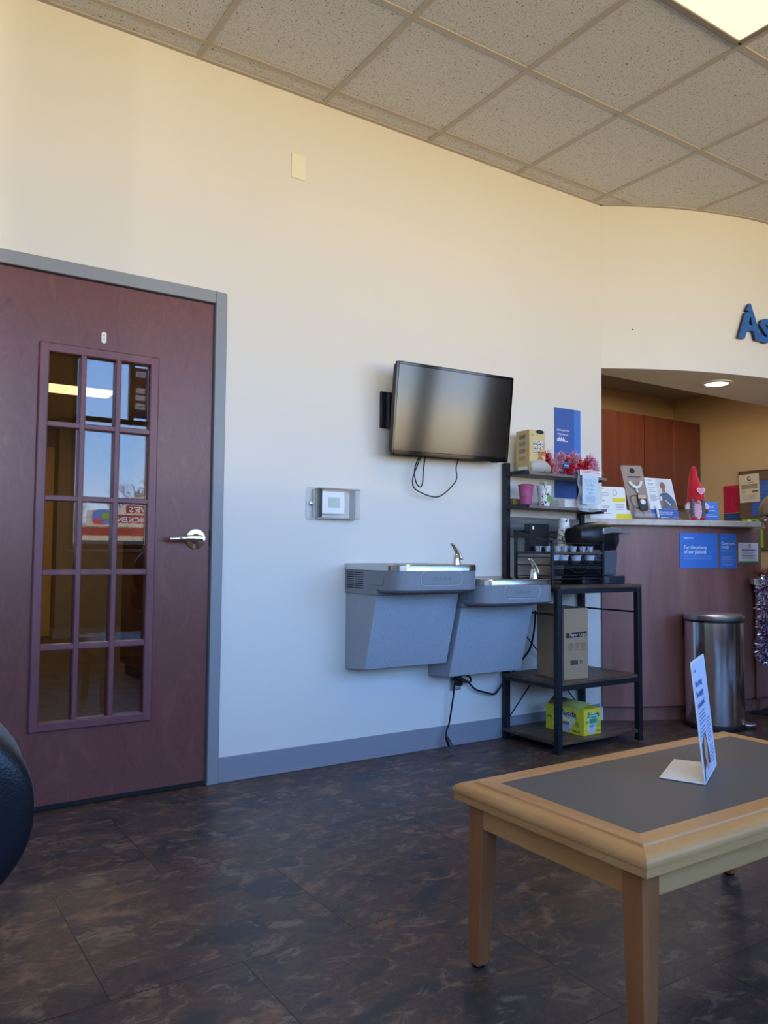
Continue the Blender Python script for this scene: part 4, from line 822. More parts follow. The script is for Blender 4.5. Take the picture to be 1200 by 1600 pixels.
for (z0_, z1_) in ((.912, .932), (.858, .892)):
    d = MB().box(OX0+.017, OX1-.017, OYF+.002, OYF+.0045, z0_, z1_).build('drawer_front', MESHM, og)
    mb = MB(); mb.tube([(OX0+.017, OYF, z0_), (OX1-.017, OYF, z0_), (OX1-.017, OYF, z1_), (OX1-.11, OYF, z1_)]+[(OX0+.19+.055*cos(radians(a_)), OYF, z1_-.022*sin(radians(a_))) for a_ in range(0, 181, 20)]+[(OX0+.017, OYF, z1_), (OX0+.017, OYF, z0_)], .002, 6); mb.build('drawer_rim', BLKM, d)
    MB().box(OX0+.018, OX1-.018, OYF+.02, OYB-.02, z0_-.004, z0_-.002).build('drawer_base', MESHM, og)
PODW = mat('white_pod', 'b9bfc9', .35, var=.02)
def pod(x, y_, z, label, grp):
    o = MB().lathe((x, y_, z), [(.015, 0), (.0165, .002), (.0215, .030), (.0250, .031), (.0250, .034), (.001, .034)], 20).build('coffee_pod', PODW); tag(o, label, 'coffee pod', grp); return o
p0 = None
for (x, y_) in [(2.925, -.20), (2.975, -.215), (3.00, -.26), (3.05, -.26), (3.075, -.30), (3.12, -.32), (3.165, -.33)]:
    if p0 is None: p0 = pod(x, y_, .9775, 'white coffee pod on the top tier of the organizer', 'coffee pods on the top tier'); p0.scale = (.82, .82, .82)
    else: c = p0.copy(); COL.objects.link(c); c.location = (x, y_, .9775)
p1 = None
for (x, y_) in [(2.89, -.345), (2.955, -.345), (3.045, -.345), (3.145, -.345)]:
    if p1 is None: p1 = pod(x, y_, .912, 'white coffee pod in the drawer under the organizer wood shelf', 'coffee pods in the upper drawer'); p1.scale = (1.2, 1.2, 1.4)
    else: c = p1.copy(); COL.objects.link(c); c.location = (x, y_, .912)

# ------------------------------------------------------------------ coffee maker (front turned to the right)
kf = thing('coffee_maker', (3.30, -.27, .8115), 'black single-serve coffee maker with a silver handle on the rack top', 'coffee maker')
z0 = .8115; ky = -.27
MB().prism(rrect(3.245, 3.440, ky-.085, ky+.085, .05, 8), z0, z0+.042).build('drip_base', mat('slate_plastic', '2b3038', .3), kf, bevel=.004)
mb = MB(XF); mb.prism([(3.13, .8535), (3.36, .8535), (3.37, .93), (3.375, .99), (3.13, .99)], ky-.07, ky+.07); mb.build('body_column', mat('smoky_tank_plastic', '59606a', .25), kf, bevel=.012, seg=4)
MB().prism(rrect(3.09, 3.25, ky-.08, ky+.08, .02), z0, .8535).build('rear_foot', BLKP, kf, bevel=.004)
# head: lofted sections along x
mb = MB(); V = []; F = []; secs = []
for i in range(15):
    s_ = i/14; x = 3.105+.300*s_
    top = 1.088+.050*sin(pi*min(1, .10+s_*.70))-.012*max(0, s_-.75)*4; bot = 1.020-.052*min(1, s_*2.0)+(.0 if s_ < .85 else (s_-.85)*.25); hw = .085*sqrt(max(.05, sin(pi*min(1, .16+s_*.72))))
    ring_ = []
    for k in range(20):
        a_ = 2*pi*k/20; ca, sa = cos(a_), sin(a_); e = .62
        ring_.append((x, ky+hw*math.copysign(abs(ca)**e, ca), (top+bot)/2+(top-bot)/2*math.copysign(abs(sa)**e, sa)))
    V += ring_
for i in range(14):
    for k in range(20): F.append((i*20+k, i*20+(k+1) % 20, (i+1)*20+(k+1) % 20, (i+1)*20+k))
F += [tuple(range(20))[::-1], tuple(14*20+k for k in range(20))]
mb.add(V, F); mb.build('brew_head', BLKP, kf)
mb = MB(); V = []; F = []
HP = [(3.235, 1.086, .017), (3.30, 1.094, .015), (3.36, 1.092, .012), (3.41, 1.084, .008), (3.452, 1.079, .004)]
for side in (1,):
    for x, z, hh in HP: V += [(x, ky-.090, z-hh), (x, ky-.090, z+hh), (x, ky-.080, z+hh), (x, ky-.080, z-hh)]
for i in range(len(HP)-1):
    for k in range(4): F.append((4*i+k, 4*i+(k+1) % 4, 4*i+4+(k+1) % 4, 4*i+4+k))
F += [(0, 1, 2, 3), tuple(4*(len(HP)-1)+k for k in (3, 2, 1, 0))]
mb.add(V, F); mb.box(3.40, 3.45, ky-.088, ky+.088, 1.075, 1.086); lab(mb.build('handle', mat('silver_plastic', 'b9bcc0', .25, metal=.7), kf, bevel=.003), 'silver lift handle')
MB().lathe((3.345, ky, .955), [(.045, 0), (.062, .02), (.066, .05)], 24).build('brew_nozzle', BLKP, kf)
MB().prism(rrect(3.35, 3.40, ky-.03, ky+.03, .008), 1.112, 1.118).build('control_pad', DKP, kf)

# ------------------------------------------------------------------ posters on the desk
def desk_sign(name, x0, x1, z0, z1, m, label, cat):
    a0 = arcpt(x0, DC, DR); a1 = arcpt(x1, DC, DR); R = DR+.0012; w = (a1-a0)*R; f_ = arcframe(DC, R, a0, z0)
    o = MB(f_).box(0, w, 0, z1-z0, 0, .003, nx=10).build(name, m); tag(o, label, cat); return o, arcframe(DC, R+.0032, a0, z0), w, z1-z0
o, f_, w, h_ = desk_sign('privacy_sign', 4.041, 4.314, .888, 1.098, BLUE, 'blue sign reading For the privacy of our patients on the desk front', 'sign')
mb = MB(f_); add_text(mb, 'For the privacy', .030, .115, .030, .015, width=.165); add_text(mb, 'of our patients', .030, .088, .030, .015, width=.160); add_text(mb, 'Aspen', .028, .176, .014, .02, width=.035); add_text(mb, 'DENTAL', .064, .176, .012, width=.034); mb.build('lettering', WINK, o)
mb = MB(f_); add_text(mb, 'video recording, audio recording and', .030, .070, .010, width=.200); add_text(mb, 'still photography is strictly prohibited.', .030, .056, .010, width=.205); mb.build('small_print', LBLINK, o)
o, f_, w, h_ = desk_sign('cough_sign', 4.333, 4.482, .887, 1.098, BLUE, 'narrow blue sign reading Cover your cough on the desk front', 'sign')
mb = MB(f_); add_text(mb, 'Cover your', .014, .145, .024, .015, width=.122); add_text(mb, 'cough.', .014, .124, .024, .015, width=.070); mb.build('lettering', WINK, o)
mb = MB(f_); add_text(mb, 'aspen', .014, .182, .010, width=.024); lines(mb, .014, .120, [.108, .100, .072, .064, .056, .042, .028, .020], .0018); mb.build('small_print', LBLINK, o)
o, f_, w, h_ = desk_sign('notice_card', 4.506, 4.735, .919, 1.046, PAPER, 'small white notice with a green bottom band on the desk front', 'sign')
mb = MB(f_); rect(mb, 0, w, 0, .012); mb.build('green_band', GREENI, o)
mb = MB(f_); ring(mb, w*.52, .108, .013, .013, .006); mb.build('orange_emblem', mat('emblem_orange', 'c7663a', .6), o)
mb = MB(f_); lines(mb, .03, w-.03, [.080, .044], .005, w=.0006, jag=.3); mb.build('headline', BLUEI, o)
mb = MB(f_); lines(mb, .03, w-.03, [.070, .063, .056, .036, .029], .0022, jag=.2); mb.build('small_print', GINK, o)

# ------------------------------------------------------------------ items on the counter top
CZ = 1.1725
th_c = lambda x: arcpt(x)
def stand(name, x0, x1, h_, lean, label, cat, m, yoff=0, th=.003, skew=0):
    """upright sheet leaning back, foot line between x0 and x1 along the counter"""
    y0_ = AC[1]-sqrt(AR**2-(x0-AC[0])**2)+yoff; y1_ = AC[1]-sqrt(AR**2-(x1-AC[0])**2)+yoff
    rx = Vector((x1-x0, y1_-y0_, 0)); w = rx.length; rx.normalize(); nf_ = rx.cross(Vector((0, 0, 1))); u_ = (Vector((0, 0, cos(radians(lean))))-nf_*sin(radians(lean))+rx*skew).normalized()
    o0 = Vector((x0, y0_, CZ)); f_ = frame(o0, rx, u_, rx.cross(u_).normalized()); t = thing(name, o0+rx*w/2, label, cat); return t, f_, w
# folded leaflet (white, yellow bars)
t, f_, w = stand('leaflet', 3.634, 3.790, .205, 14, 'white and yellow leaflet standing at the left end of the counter', 'leaflet', PAPER)
MB(f_).prism([(0, 0), (w, 0), (w, .055), (w-.028, .058), (w-.028, .185), (w-.036, .200), (-.012, .205)], 0, .0015).build('leaflet_sheet', PAPER, t)
MB(f_).prism([(0, 0), (w*.5, 0), (w*.5, .004), (w*.5, .004), (0, .004)], -.05, 0).build('support_foot', ACRYL, t)
mb = MB(f_); rect(mb, w*.5, w-.003, 0, .034, .0022, 1); rect(mb, w*.42, w-.032, .108, .132, .0022, 1); mb.build('yellow_print', YEL, t)
mb = MB(f_); lines(mb, .0, .060, [.145, .155, .165, .06, .07, .08, .035], .003, w=.0022); lines(mb, w*.5, w-.04, [.060, .070, .080, .090], .0025, w=.0022); ring(mb, .094, .165, .013, .020, .003, .0022); mb.build('printed_lines', GINK, t)
mb = MB(f_); lines(mb, -.008, .058, [.112, .188], .008, w=.0022, jag=.5); mb.build('green_print', mat('mint_ink', '9ccf9c', .6), t)
# night guard display in acrylic holder
t, f_, w = stand('product_display', 3.790, 3.900, .34, 13, 'tall brown acrylic product display with a white mouth tray', 'display stand', KRAFTD, yoff=0, skew=-.12)
MB(f_).prism(rrect(0, w, .005, .335, .012), -.003, .001).build('backing_card', KRAFTD, t)
MB(f_).prism(rrect(-.003, w+.003, .0, .340, .014), .0012, .004).build('acrylic_cover', ACRYL, t)
mb = MB(f_); mb.box(.0, w, 0, .004, 0, .045); mb.box(.0, w, .004, .030, .043, .046); mb.box(.012, .018, 0, .07, .004, .04); mb.build('holder_foot', ACRYL, t)
mb = MB(f_); ell(mb, w*.5, .305, .016, .016, .0044); lines(mb, w*.2, w*.86, [.262, .267], .003, w=.0044, jag=0); mb.build('dark_print', INK, t)
mb = MB(f_); mb.tube(smooth_path([(w*.22, .232, .010), (w*.30, .212, .014), (w*.5, .196, .016), (w*.70, .212, .014), (w*.80, .236, .010)]), .009, 8); mb.tube([(w*.5, .196, .012), (w*.5, .165, .012)], .006, 8); lab(mb.build('mouth_tray', WHITEP, t), 'white curved mouth tray')
MB(f_).prism(rrect(w*.44, w*.86, .055, .150, .010), .004, .020).build('device_body', DKP, t, bevel=.002)
mb = MB(f_); mb.prism(rrect(w*.46, w*.84, .125, .148, .006), .0201, .0215); lab(mb.build('device_cap', mat('peach_plastic', 'dcb994', .4), t), 'peach coloured cap')
mb = MB(f_); ell(mb, w*.64, .105, .016, .016, .0212); mb.build('device_dial', WHITEP, t)
mb = MB(f_); mb.tube(smooth_path([(w*.5, .165, .012), (w*.48, .15, .012), (w*.20, .145, .012), (w*.10, .12, .012), (w*.2, .08, .012), (w*.5, .06, .012), (w*.62, .02, .012)]), .0022, 6); mb.build('device_wire', BLKP, t)
# brochure with a man's picture
t, f_, w = stand('brochure', 3.898, 4.052, .26, 12, 'white brochure with a picture of a bald man holding a phone', 'brochure', PAPER, skew=-.10)
MB(f_).prism([(0, 0), (w, 0), (w, .255), (0, .262)], 0, .0015).build('brochure_sheet', PAPER, t)
mb = MB(f_); rect(mb, 0, w, 0, .066, .0019, 1); mb.build('blue_footer', BLUE2, t)
mb = MB(f_); add_text(mb, 'Ask your hygienist about', .055, .046, .0085, .01, width=.085, w=.0024); add_text(mb, 'electric toothbrushes.', .055, .034, .0085, .01, width=.078, w=.0024); add_text(mb, 'Aspen', .055, .012, .010, .02, width=.024, w=.0024); add_text(mb, 'DENTAL', .081, .012, .009, width=.022, w=.0024); ring(mb, w-.022, .014, .012, .006, .001, .0024); mb.build('lettering', WINK, t)
mb = MB(f_); lines(mb, .014, .064, [.222, .215, .196, .184, .172, .150, .142, .134, .126, .118], .0035, w=.0022, jag=.4); lines(mb, .014, .05, [.245], .003, w=.0022); mb.build('printed_lines', GINK, t)
SK = mat('printed_skin', 'a06f55', .6); SWT = mat('printed_slate', '5c6a78', .6); BRW = mat('printed_brown', '6a4433', .6)
mb = MB(f_); rect(mb, .066, w-.002, .068, .262*.97, .0018, 1); mb.build('picture_background', mat('picture_pale', 'dfe0dc', .6), t)
mb = MB(f_); poly(mb, [(.072, .068), (.070, .130), (.078, .158), (.100, .170), (.128, .168), (.146, .150), (w-.003, .110), (w-.003, .068)], .0021); mb.build('sweater_picture', SWT, t)
mb = MB(f_); ell(mb, .106, .212, .017, .024, .0024); poly(mb, [(.096, .175), (.120, .172), (.116, .195), (.100, .195)], .0023); ell(mb, .086, .105, .010, .022, .0024); ell(mb, w-.014, .078, .012, .007, .0024); mb.build('face_picture', SK, t)
mb = MB(f_); ell(mb, .099, .214, .003, .0015, .0026, 8); ell(mb, .110, .213, .003, .0015, .0026, 8); ell(mb, .105, .199, .006, .002, .0026, 8); mb.build('face_details', BRW, t)
mb = MB(f_); poly(mb, [(.074, .118), (.086, .120), (.088, .145), (.076, .146)], .0026); poly(mb, [(.104, .122), (.108, .124), (.136, .090), (.132, .086)], .0026); mb.build('phone_picture', WHITEP, t)
mb = MB(f_); mb.tube([(.030, .01, .018), (.036, .05, .014), (.030, .085, .010)], [.007, .008, .004], 8); mb.build('brush_sample', WHITEP, t)
MB(f_).box(.012, w, -.001, .003, 0, .035).build('holder_foot', ACRYL, t)
# small wifi card
t, f_, w = stand('wifi_card', 4.190, 4.300, .12, 8, 'blue card behind the gnome at the middle of the counter', 'sign card', BLUE)
MB(f_).box(0, w, 0, .115, 0, .002).build('card', BLUE, t)
MB(f_).box(.0, w, 0, .003, -.03, .0).build('card_foot', ACRYL, t)
mb = MB(f_); add_text(mb, 'free Wi-Fi', .012, .078, .017, .01, width=.075, w=.0024); add_text(mb, 'while you wait', .012, .058, .014, .01, width=.082, w=.0024); lines(mb, .035, w-.01, [.036, .028], .0018, w=.0024); mb.build('lettering', WINK, t)
# gnome plush
gx, gy = 4.142, -.268-.01
t = thing('gnome_plush', (gx, gy, CZ), 'plush gnome in a tall red pointed hat with a pink heart', 'plush toy')
STR = bpy.data.materials.new('pink_stripe'); STR.use_nodes = True
_n = STR.node_tree; wv = _n.nodes.new('ShaderNodeTexWave'); wv.inputs['Scale'].default_value = 60; wv.bands_direction = 'Z'; cr2 = _n.nodes.new('ShaderNodeValToRGB'); tc2 = _n.nodes.new('ShaderNodeTexCoord')
cr2.color_ramp.elements[0].color = (*lin('d46a94'), 1); cr2.color_ramp.elements[1].color = (*lin('f3dfe6'), 1); _n.links.new(tc2.outputs['Object'], wv.inputs[0]); _n.links.new(wv.outputs[0], cr2.inputs[0]); _n.links.new(cr2.outputs[0], _n.nodes['Principled BSDF'].inputs[0]); _n.nodes['Principled BSDF'].inputs['Roughness'].default_value = .9
FELT = mat('red_felt', 'd01326', .85, var=.08, sheen=.4); YARN = mat('grey_yarn', '6b6a6c', .9, var=.15, scale=90); PNK = mat('pink_felt', 'f09ab6', .8)
MB().lathe((gx+.002, gy, CZ), [(.030, 0), (.042, .006), (.044, .05), (.038, .10), (.030, .13)], 22).build('body', STR, t)
mb = MB(); mb.tube([(gx, gy, CZ+.115), (gx-.001, gy, CZ+.150), (gx-.006, gy, CZ+.19), (gx-.012, gy, CZ+.235), (gx-.016, gy, CZ+.275), (gx-.012, gy, CZ+.310), (gx-.005, gy, CZ+.322)], [.052, .048, .042, .030, .022, .015, .006], 18); mb.build('hat', FELT, t)
hf = frame((gx+.012, gy-.050, CZ+.172), (1, .12, 0), (0, 0, 1)); mb = MB(hf); P = []
for i in range(30):
    a_ = 2*pi*i/30; P.append((.0016*16*sin(a_)**3*1.0, .0016*(13*cos(a_)-5*cos(2*a_)-2*cos(3*a_)-cos(4*a_))))
mb.prism(P, 0, .006); h = mb.build('heart_patch', mat('pale_pink', 'f6c4d2', .8), t); mb = MB(hf); mb.prism([(a_*.72, b_*.72) for a_, b_ in P], .006, .008); mb.build('heart_centre', PNK, h)
for sx_ in (-1, 1):
    mb = MB(); bx_ = gx+sx_*.030
    for k in range(7): mb.ball((bx_+.003*(k % 2)*sx_, gy-.036, CZ+.118-k*.013), .011, .010, .009, 10, 6)
    mb.ball((bx_, gy-.036, CZ+.024), .013, .012, .012, 10, 6); mb.build('braid', YARN, t)
for sx_ in (-1, 1):
    mb = MB(); mb.tube([(gx+sx_*.035, gy, CZ+.105), (gx+sx_*.052, gy-.012, CZ+.085), (gx+sx_*.057, gy-.02, CZ+.062)], [.014, .016, .013], 12); mb.build('sleeve', mat('pale_pink_felt', 'e7cdd6', .85), t)
    mb = MB(); mb.ball((gx+sx_*.057, gy-.022, CZ+.052), .012); mb.build('mitten', YARN, t)
mb = MB(); mb.ball((gx, gy-.046, CZ+.108), .011); mb.build('nose', mat('skin_felt', 'd9a48a', .8), t)
mb = MB(); mb.ball((gx+.028, gy-.036, CZ+.010), .020, .022, .010); mb.ball((gx-.022, gy-.036, CZ+.010), .020, .022, .010); mb.build('shoe', FELT, t); t.rotation_euler.z = radians(-38)
# crumpled bit on counter
o = MB().ball((4.50, -.392, CZ+.006), .018, .008, .006, 10, 6).build('yellow_tag', mat('pale_yellow', 'e2dfa0', .6)); tag(o, 'small pale yellow scrap lying on the counter edge', 'scrap')
# white cup / corner card left of leaflet
o = MB().prism([(3.50, -.035), (3.575, -.068), (3.575, -.03), (3.50, -.01)], CZ, CZ+.035).build('white_card_box', PAPER); tag(o, 'small white card box on the left tip of the counter', 'box')

# ------------------------------------------------------------------ papers on the office wall
RF = lambda y_, z, e=0: frame((6.42-e, y_, z), (0, -1, 0), (0, 0, 1), (-1, 0, 0))
pb = MB(RF(.868, 1.02, 0)).box(0, .62, 0, .675, 0, .012).build('pinboard', BOARDB, bevel=.001); tag(pb, 'brown pinboard on the office side wall covered in notices', 'pinboard')
mb = MB(RF(.868, 1.02, 0)); mb.box(-.008, 0, -.008, .683, 0, .016); mb.box(0, .62, .675, .683, 0, .016); mb.box(0, .62, -.008, 0, 0, .016); mb.build('board_frame', RUST, pb)
def pinned(name, y_, z, w, h_, m, label, e=.013, tilt=0):
    c_, s_ = cos(radians(tilt)), sin(radians(tilt)); f_ = frame((6.42-e, y_, z), (0, -c_, s_), (0, s_, c_), (-1, 0, 0)); o = MB(f_).box(0, w, 0, h_, 0, .001).build(name, m); tag(o, label, 'notice'); return o, f_
o, f_ = pinned('red_notice', 1.030, 1.345, .17, .24, RED, 'red paper notice pinned left of the brown pinboard', .002, 1)
mb = MB(f_); 
for v in [.03+.012*k for k in range(16)]: lines(mb, .02, .078 if v < .17 else .15, [v], .004, w=.0014); (lines(mb, .09, .155, [v], .004, w=.0014) if v < .17 else None)
mb.build('printed_lines', REDI, o)
o, f_ = pinned('blue_notice', 1.030, 1.272, .17, .068, NAVY, 'dark blue notice pinned under the red one', .002)
mb = MB(f_); lines(mb, .01, .15, [.05, .03, .012], .003, w=.0014); mb.build('printed_lines', mat('steel_blue_ink', '5d7ca8', .6), o)
o, f_ = pinned('c_notice', .862, 1.425, .185, .245, CREAMP, 'cream notice with a large letter C at the top of the pinboard', .020, 2)
mb = MB(f_); add_text(mb, 'C', .092, .190, .048, .04, align='C', w=.0014); lines(mb, .04, .14, [.172], .003, w=.0014); rect(mb, .115, .17, .088, .098, .0014, 1); lines(mb, .03, .16, [.060, .045, .030], .002, w=.0014); lines(mb, .02, .06, [.10, .092, .084], .002, w=.0014); mb.build('lettering', INK, o)
mb = MB(f_); rect(mb, .018, .168, .118, .158, .0014, 1); mb.build('grey_band', mat('warm_grey_ink', 'a29377', .6), o)
o, f_ = pinned('blue_sheet', .760, 1.31, .30, .30, BLUE2, 'blue sheet pinned behind the cream notice at the right edge', .014)
mb = MB(f_); lines(mb, .02, .28, [.04+.03*k for k in range(8)], .004, w=.0014); mb.build('printed_lines', BLUE, o)
o, f_ = pinned('green_strip', .850, 1.262, .16, .022, GREEN, 'thin green paper strip along the bottom of the pinned notices', .016)
o, f_ = pinned('green_notice', .765, 1.035, .11, .19, GREEN, 'bright green paper seen in the gap under the counter end', .016)
mb = MB(f_); lines(mb, .01, .09, [.05+.018*k for k in range(6)], .004, w=.0014); mb.build('printed_lines', mat('dark_green_ink', '3d6b1d', .6), o)
# inner desk clutter seen in the gap
wd = thing('office_worktop', (5.6, .85, 0), 'dark office worktop seen in the gap right of the desk', 'desk')
MB().box(4.9, 6.40, .45, 1.24, .70, .735).build('worktop', mat('dark_navy_laminate', '1f2430', .4), wd); 
for x in (4.92, 6.34): MB().box(x, x+.04, .5, 1.2, 0, .70).build('leg', BLKM, wd)
o = MB().lathe((4.83, -.36, .8255), [(.032, 0), (.034, .004), (.034, .065), (.001, .065)], 20).build('teal_cup', mat('teal_plastic', '7fb0ad', .4)); tag(o, 'teal cup standing on the low counter behind the tinsel', 'cup')
# ------------------------------------------------------------------ people
def skinned(name, J, Ed, m, parent, T_, grow=0.0, sub=2):
    ks = list(J); ix = {k: i for i, k in enumerate(ks)}; me = bpy.data.meshes.new(name); o0 = OFF[parent.name]
    me.from_pydata([tuple(T_(*J[k][:3])-o0) for k in ks], [(ix[a_], ix[b_]) for a_, b_ in Ed], []); o = bpy.data.objects.new(name, me); COL.objects.link(o); o.parent = parent; OFF[o.name] = o0
    o.modifiers.new('skin', 'SKIN'); sv = me.skin_vertices[0].data
    for k in ks:
        r_ = J[k][3]; r_ = r_ if isinstance(r_, tuple) else (r_, r_); sv[ix[k]].radius = (r_[0]+grow, r_[1]+grow)
    sv[0].use_root = True; sb = o.modifiers.new('sub', 'SUBSURF'); sb.levels = sub; sb.render_levels = sub
    dg = bpy.context.evaluated_depsgraph_get(); me2 = bpy.data.meshes.new_from_object(o.evaluated_get(dg)); o.modifiers.clear(); o.data = me2; me2.materials.clear(); me2.materials.append(m); me2.shade_smooth(); return o
SKIN = mat('skin', 'b98468', .5, var=.04, scale=30)
def person(loc, yaw, pose, label, top, trousers, capm, hairm):
    t = thing('person', loc, label, 'person'); c_, s_ = cos(yaw), sin(yaw); L0 = Vector(loc)
    T_ = lambda x, y_, z: L0+Vector((x*c_-y_*s_, x*s_+y_*c_, z))     # local +x is where the person faces
    if pose == 'sit':
        J = dict(pel=(0, 0, .58, .105), sp=(-.02, 0, .72, .125), ch=(-.01, 0, .95, .14), nk=(.0, 0, 1.10, .055), hd0=(.02, 0, 1.17, .065), hd=(.03, 0, 1.25, .085), hd2=(.03, 0, 1.33, .07))
        A = lambda s: dict(sh=(0, s*.19, 1.02, .055), el=(.08, s*.25, .77, .042), wr=(.30, s*.17, .645, .028)); Lg = lambda s: dict(hp=(.10, s*.10, .545, .085), kn=(.46, s*.13, .53, .06), an=(.46, s*.13, .09, .038), to=(.62, s*.14, .03, .028))
        hd = Vector((.03, 0, 1.25)); hf_ = Vector((1, 0, -.05)).normalized()
    else:
        J = dict(pel=(-.50, 0, .97, .105), sp=(-.36, 0, 1.05, .115), ch=(-.17, 0, 1.10, .14), nk=(-.05, 0, 1.135, .055), hd0=(.0, 0, 1.15, .065), hd=(.05, 0, 1.19, .085), hd2=(.06, 0, 1.25, .065))
        A = lambda s: dict(sh=(-.11, s*.19, 1.10, .055), el=(-.08, s*.17-.24, .93, .042), wr=(.04, s*.06-.47, .866, .028)); Lg = lambda s: dict(hp=(-.52, s*.095, .82, .085), kn=(-.47, s*.12, .48, .06), an=(-.52, s*.12, .08, .038), to=(-.38, s*.13, .03, .028))
        hd = Vector((.05, 0, 1.19)); hf_ = Vector((.9, 0, -.42)).normalized()
    Ed = [('pel', 'sp'), ('sp', 'ch'), ('ch', 'nk'), ('nk', 'hd0'), ('hd0', 'hd'), ('hd', 'hd2')]; JJ = dict(J)
    for s in (-1, 1):
        q_ = 'l' if s > 0 else 'r'
        for k, v in A(s).items(): JJ[k+q_] = v
        for k, v in Lg(s).items(): JJ[k+q_] = v
        w_ = Vector(A(s)['wr'][:3]); e_ = Vector(A(s)['el'][:3]); d_ = (w_-e_).normalized(); d_ = Vector((max(d_.x, .3), d_.y, 0 if pose != 'sit' else d_.z)).normalized(); JJ['pm'+q_] = (*(w_+d_*.07), (.034, .018))
        Ed += [('ch', 'sh'+q_), ('sh'+q_, 'el'+q_), ('el'+q_, 'wr'+q_), ('wr'+q_, 'pm'+q_), ('pel', 'hp'+q_), ('hp'+q_, 'kn'+q_), ('kn'+q_, 'an'+q_), ('an'+q_, 'to'+q_)]
        sd = Vector((-d_.y, d_.x, 0)).normalized()
        for f_i in range(4):
            o_ = sd*(.026-.0175*f_i); ln = (.066, .076, .072, .056)[f_i]; a_ = w_+d_*.085+o_; JJ['f%da%s' % (f_i, q_)] = (*a_, .009); JJ['f%db%s' % (f_i, q_)] = (*(a_+d_*ln*.5+Vector((0, 0, .004))), .0085); JJ['f%dc%s' % (f_i, q_)] = (*(a_+d_*ln*.95+Vector((0, 0, -.012))), .007)
            Ed += [('pm'+q_, 'f%da%s' % (f_i, q_)), ('f%da%s' % (f_i, q_), 'f%db%s' % (f_i, q_)), ('f%db%s' % (f_i, q_), 'f%dc%s' % (f_i, q_))]
        a_ = w_+d_*.035+sd*.032*(-s); JJ['ta'+q_] = (*a_, .011); JJ['tb'+q_] = (*(a_+d_*.035+sd*.016*(-s)), .009); Ed += [('wr'+q_, 'ta'+q_), ('ta'+q_, 'tb'+q_)]
    body = skinned('body', JJ, Ed, SKIN, t, T_)
    ck = ['pel', 'sp', 'ch']+[k+q_ for q_ in 'lr' for k in ('sh', 'el', 'wr')]; Jc = {k: JJ[k] for k in ck}; Jc['wrl'] = (*JJ['wrl'][:3], .030); Jc['wrr'] = (*JJ['wrr'][:3], .030); nk = Vector(JJ['ch'][:3]).lerp(Vector(JJ['nk'][:3]), .75); Jc['col'] = (*nk, .07)
    for k, g in (('pel', .028), ('sp', .036), ('ch', .030), ('shl', .014), ('shr', .014)): Jc[k] = (*Jc[k][:3], Jc[k][3]+g)
    skinned('jacket', Jc, [e for e in Ed if e[0] in Jc and e[1] in Jc]+[('ch', 'col')], top, t, T_, .016)
    pa, pb, pc = (Vector(JJ[k][:3]) for k in ('ch', 'sp', 'pel')); ax = (pc-pb).normalized(); MB(T_).tube([tuple(pa), tuple(pa.lerp(pb, .5)), tuple(pb), tuple(pb.lerp(pc, .6)), tuple(pc+ax*.02), tuple(pc+ax*.10)], [.13, .155, .160, .165, .170, .165], 24).build('jacket_hem', top, t)
    tk = ['pel']+[k+q_ for q_ in 'lr' for k in ('hp', 'kn', 'an')]; Jt = {k: JJ[k] for k in tk}; Jt['wst'] = (*Vector(JJ['pel'][:3]).lerp(Vector(JJ['sp'][:3]), .45), .105); skinned('trousers', Jt, [e for e in Ed if e[0] in Jt and e[1] in Jt]+[('pel', 'wst')], trousers, t, T_, .012)
    for q_ in 'lr':
        a_ = Vector(JJ['an'+q_][:3]); b_ = Vector(JJ['to'+q_][:3]); dd = b_-a_; MB(T_).tube([tuple(a_+Vector((-.04, 0, -.045))), tuple(a_+Vector((.02, 0, -.04))), tuple(b_+Vector((0, 0, .01))), tuple(b_+Vector((dd.x*.35, 0, .008)))], [.036, .043, .040, .026], 12).build('shoe', BLKP, t)
    side = Vector((0, 1, 0)); upd = hf_.cross(side)*-1; upd = upd if upd.z > 0 else -upd
    Hh = lambda a_, b_, c2: T_(*(hd+hf_*a_+side*b_+upd*c2))
    MB(Hh).ball((-.012, 0, .035), .102, .086, .095, 20, 12).build('hair', hairm, t)
    MB(Hh).ball((.012, 0, -.015), .092, .074, .105, 20, 14).build('face', SKIN, t)
    MB(Hh).tube([(.098, 0, .015), (.118, 0, -.018), (.100, 0, -.028)], [.008, .014, .010], 10).build('nose', SKIN, t)
    for s in (-1, 1):
        MB(Hh).ball((0, s*.082, -.01), .016, .008, .028, 10, 8).build('ear', SKIN, t); MB(Hh).ball((.092, s*.030, .018), .010, .013, .007, 10, 8).build('eye', PAPER, t); MB(Hh).ball((.101, s*.030, .018), .003, .005, .005, 8, 6).build('pupil', INK, t)
    MB(Hh).tube([(.086, -.024, -.062), (.100, 0, -.060), (.086, .024, -.062)], [.004, .008, .004], 8).build('mouth', mat('lips', '9a5f52', .5), t)
    V = []; F = []
    for j_ in range(8):
        ph = pi/2*j_/7
        for i_ in range(24): V.append((-.008+.112*cos(2*pi*i_/24)*cos(ph), .096*sin(2*pi*i_/24)*cos(ph), .040+.098*sin(ph)))
    for j_ in range(7):
        for i_ in range(24): F.append((j_*24+i_, j_*24+(i_+1) % 24, (j_+1)*24+(i_+1) % 24, (j_+1)*24+i_))
    mb = MB(Hh).add(V, F); b_ = mb.build('cap', capm, t); b_.modifiers.new('s', 'SOLIDIFY').thickness = .003
    P = [(.085, -.085)]+[(.085+.065*cos(radians(a_)), .088*sin(radians(a_))) for a_ in range(-80, 81, 16)]+[(.085, .085)]
    MB(lambda a_, c2, w_: Hh(a_, c2, w_+.046-.9*c2*c2*2-.12*(a_-.085))).prism(P, 0, .004).build('cap_brim', capm, b_)
    return t
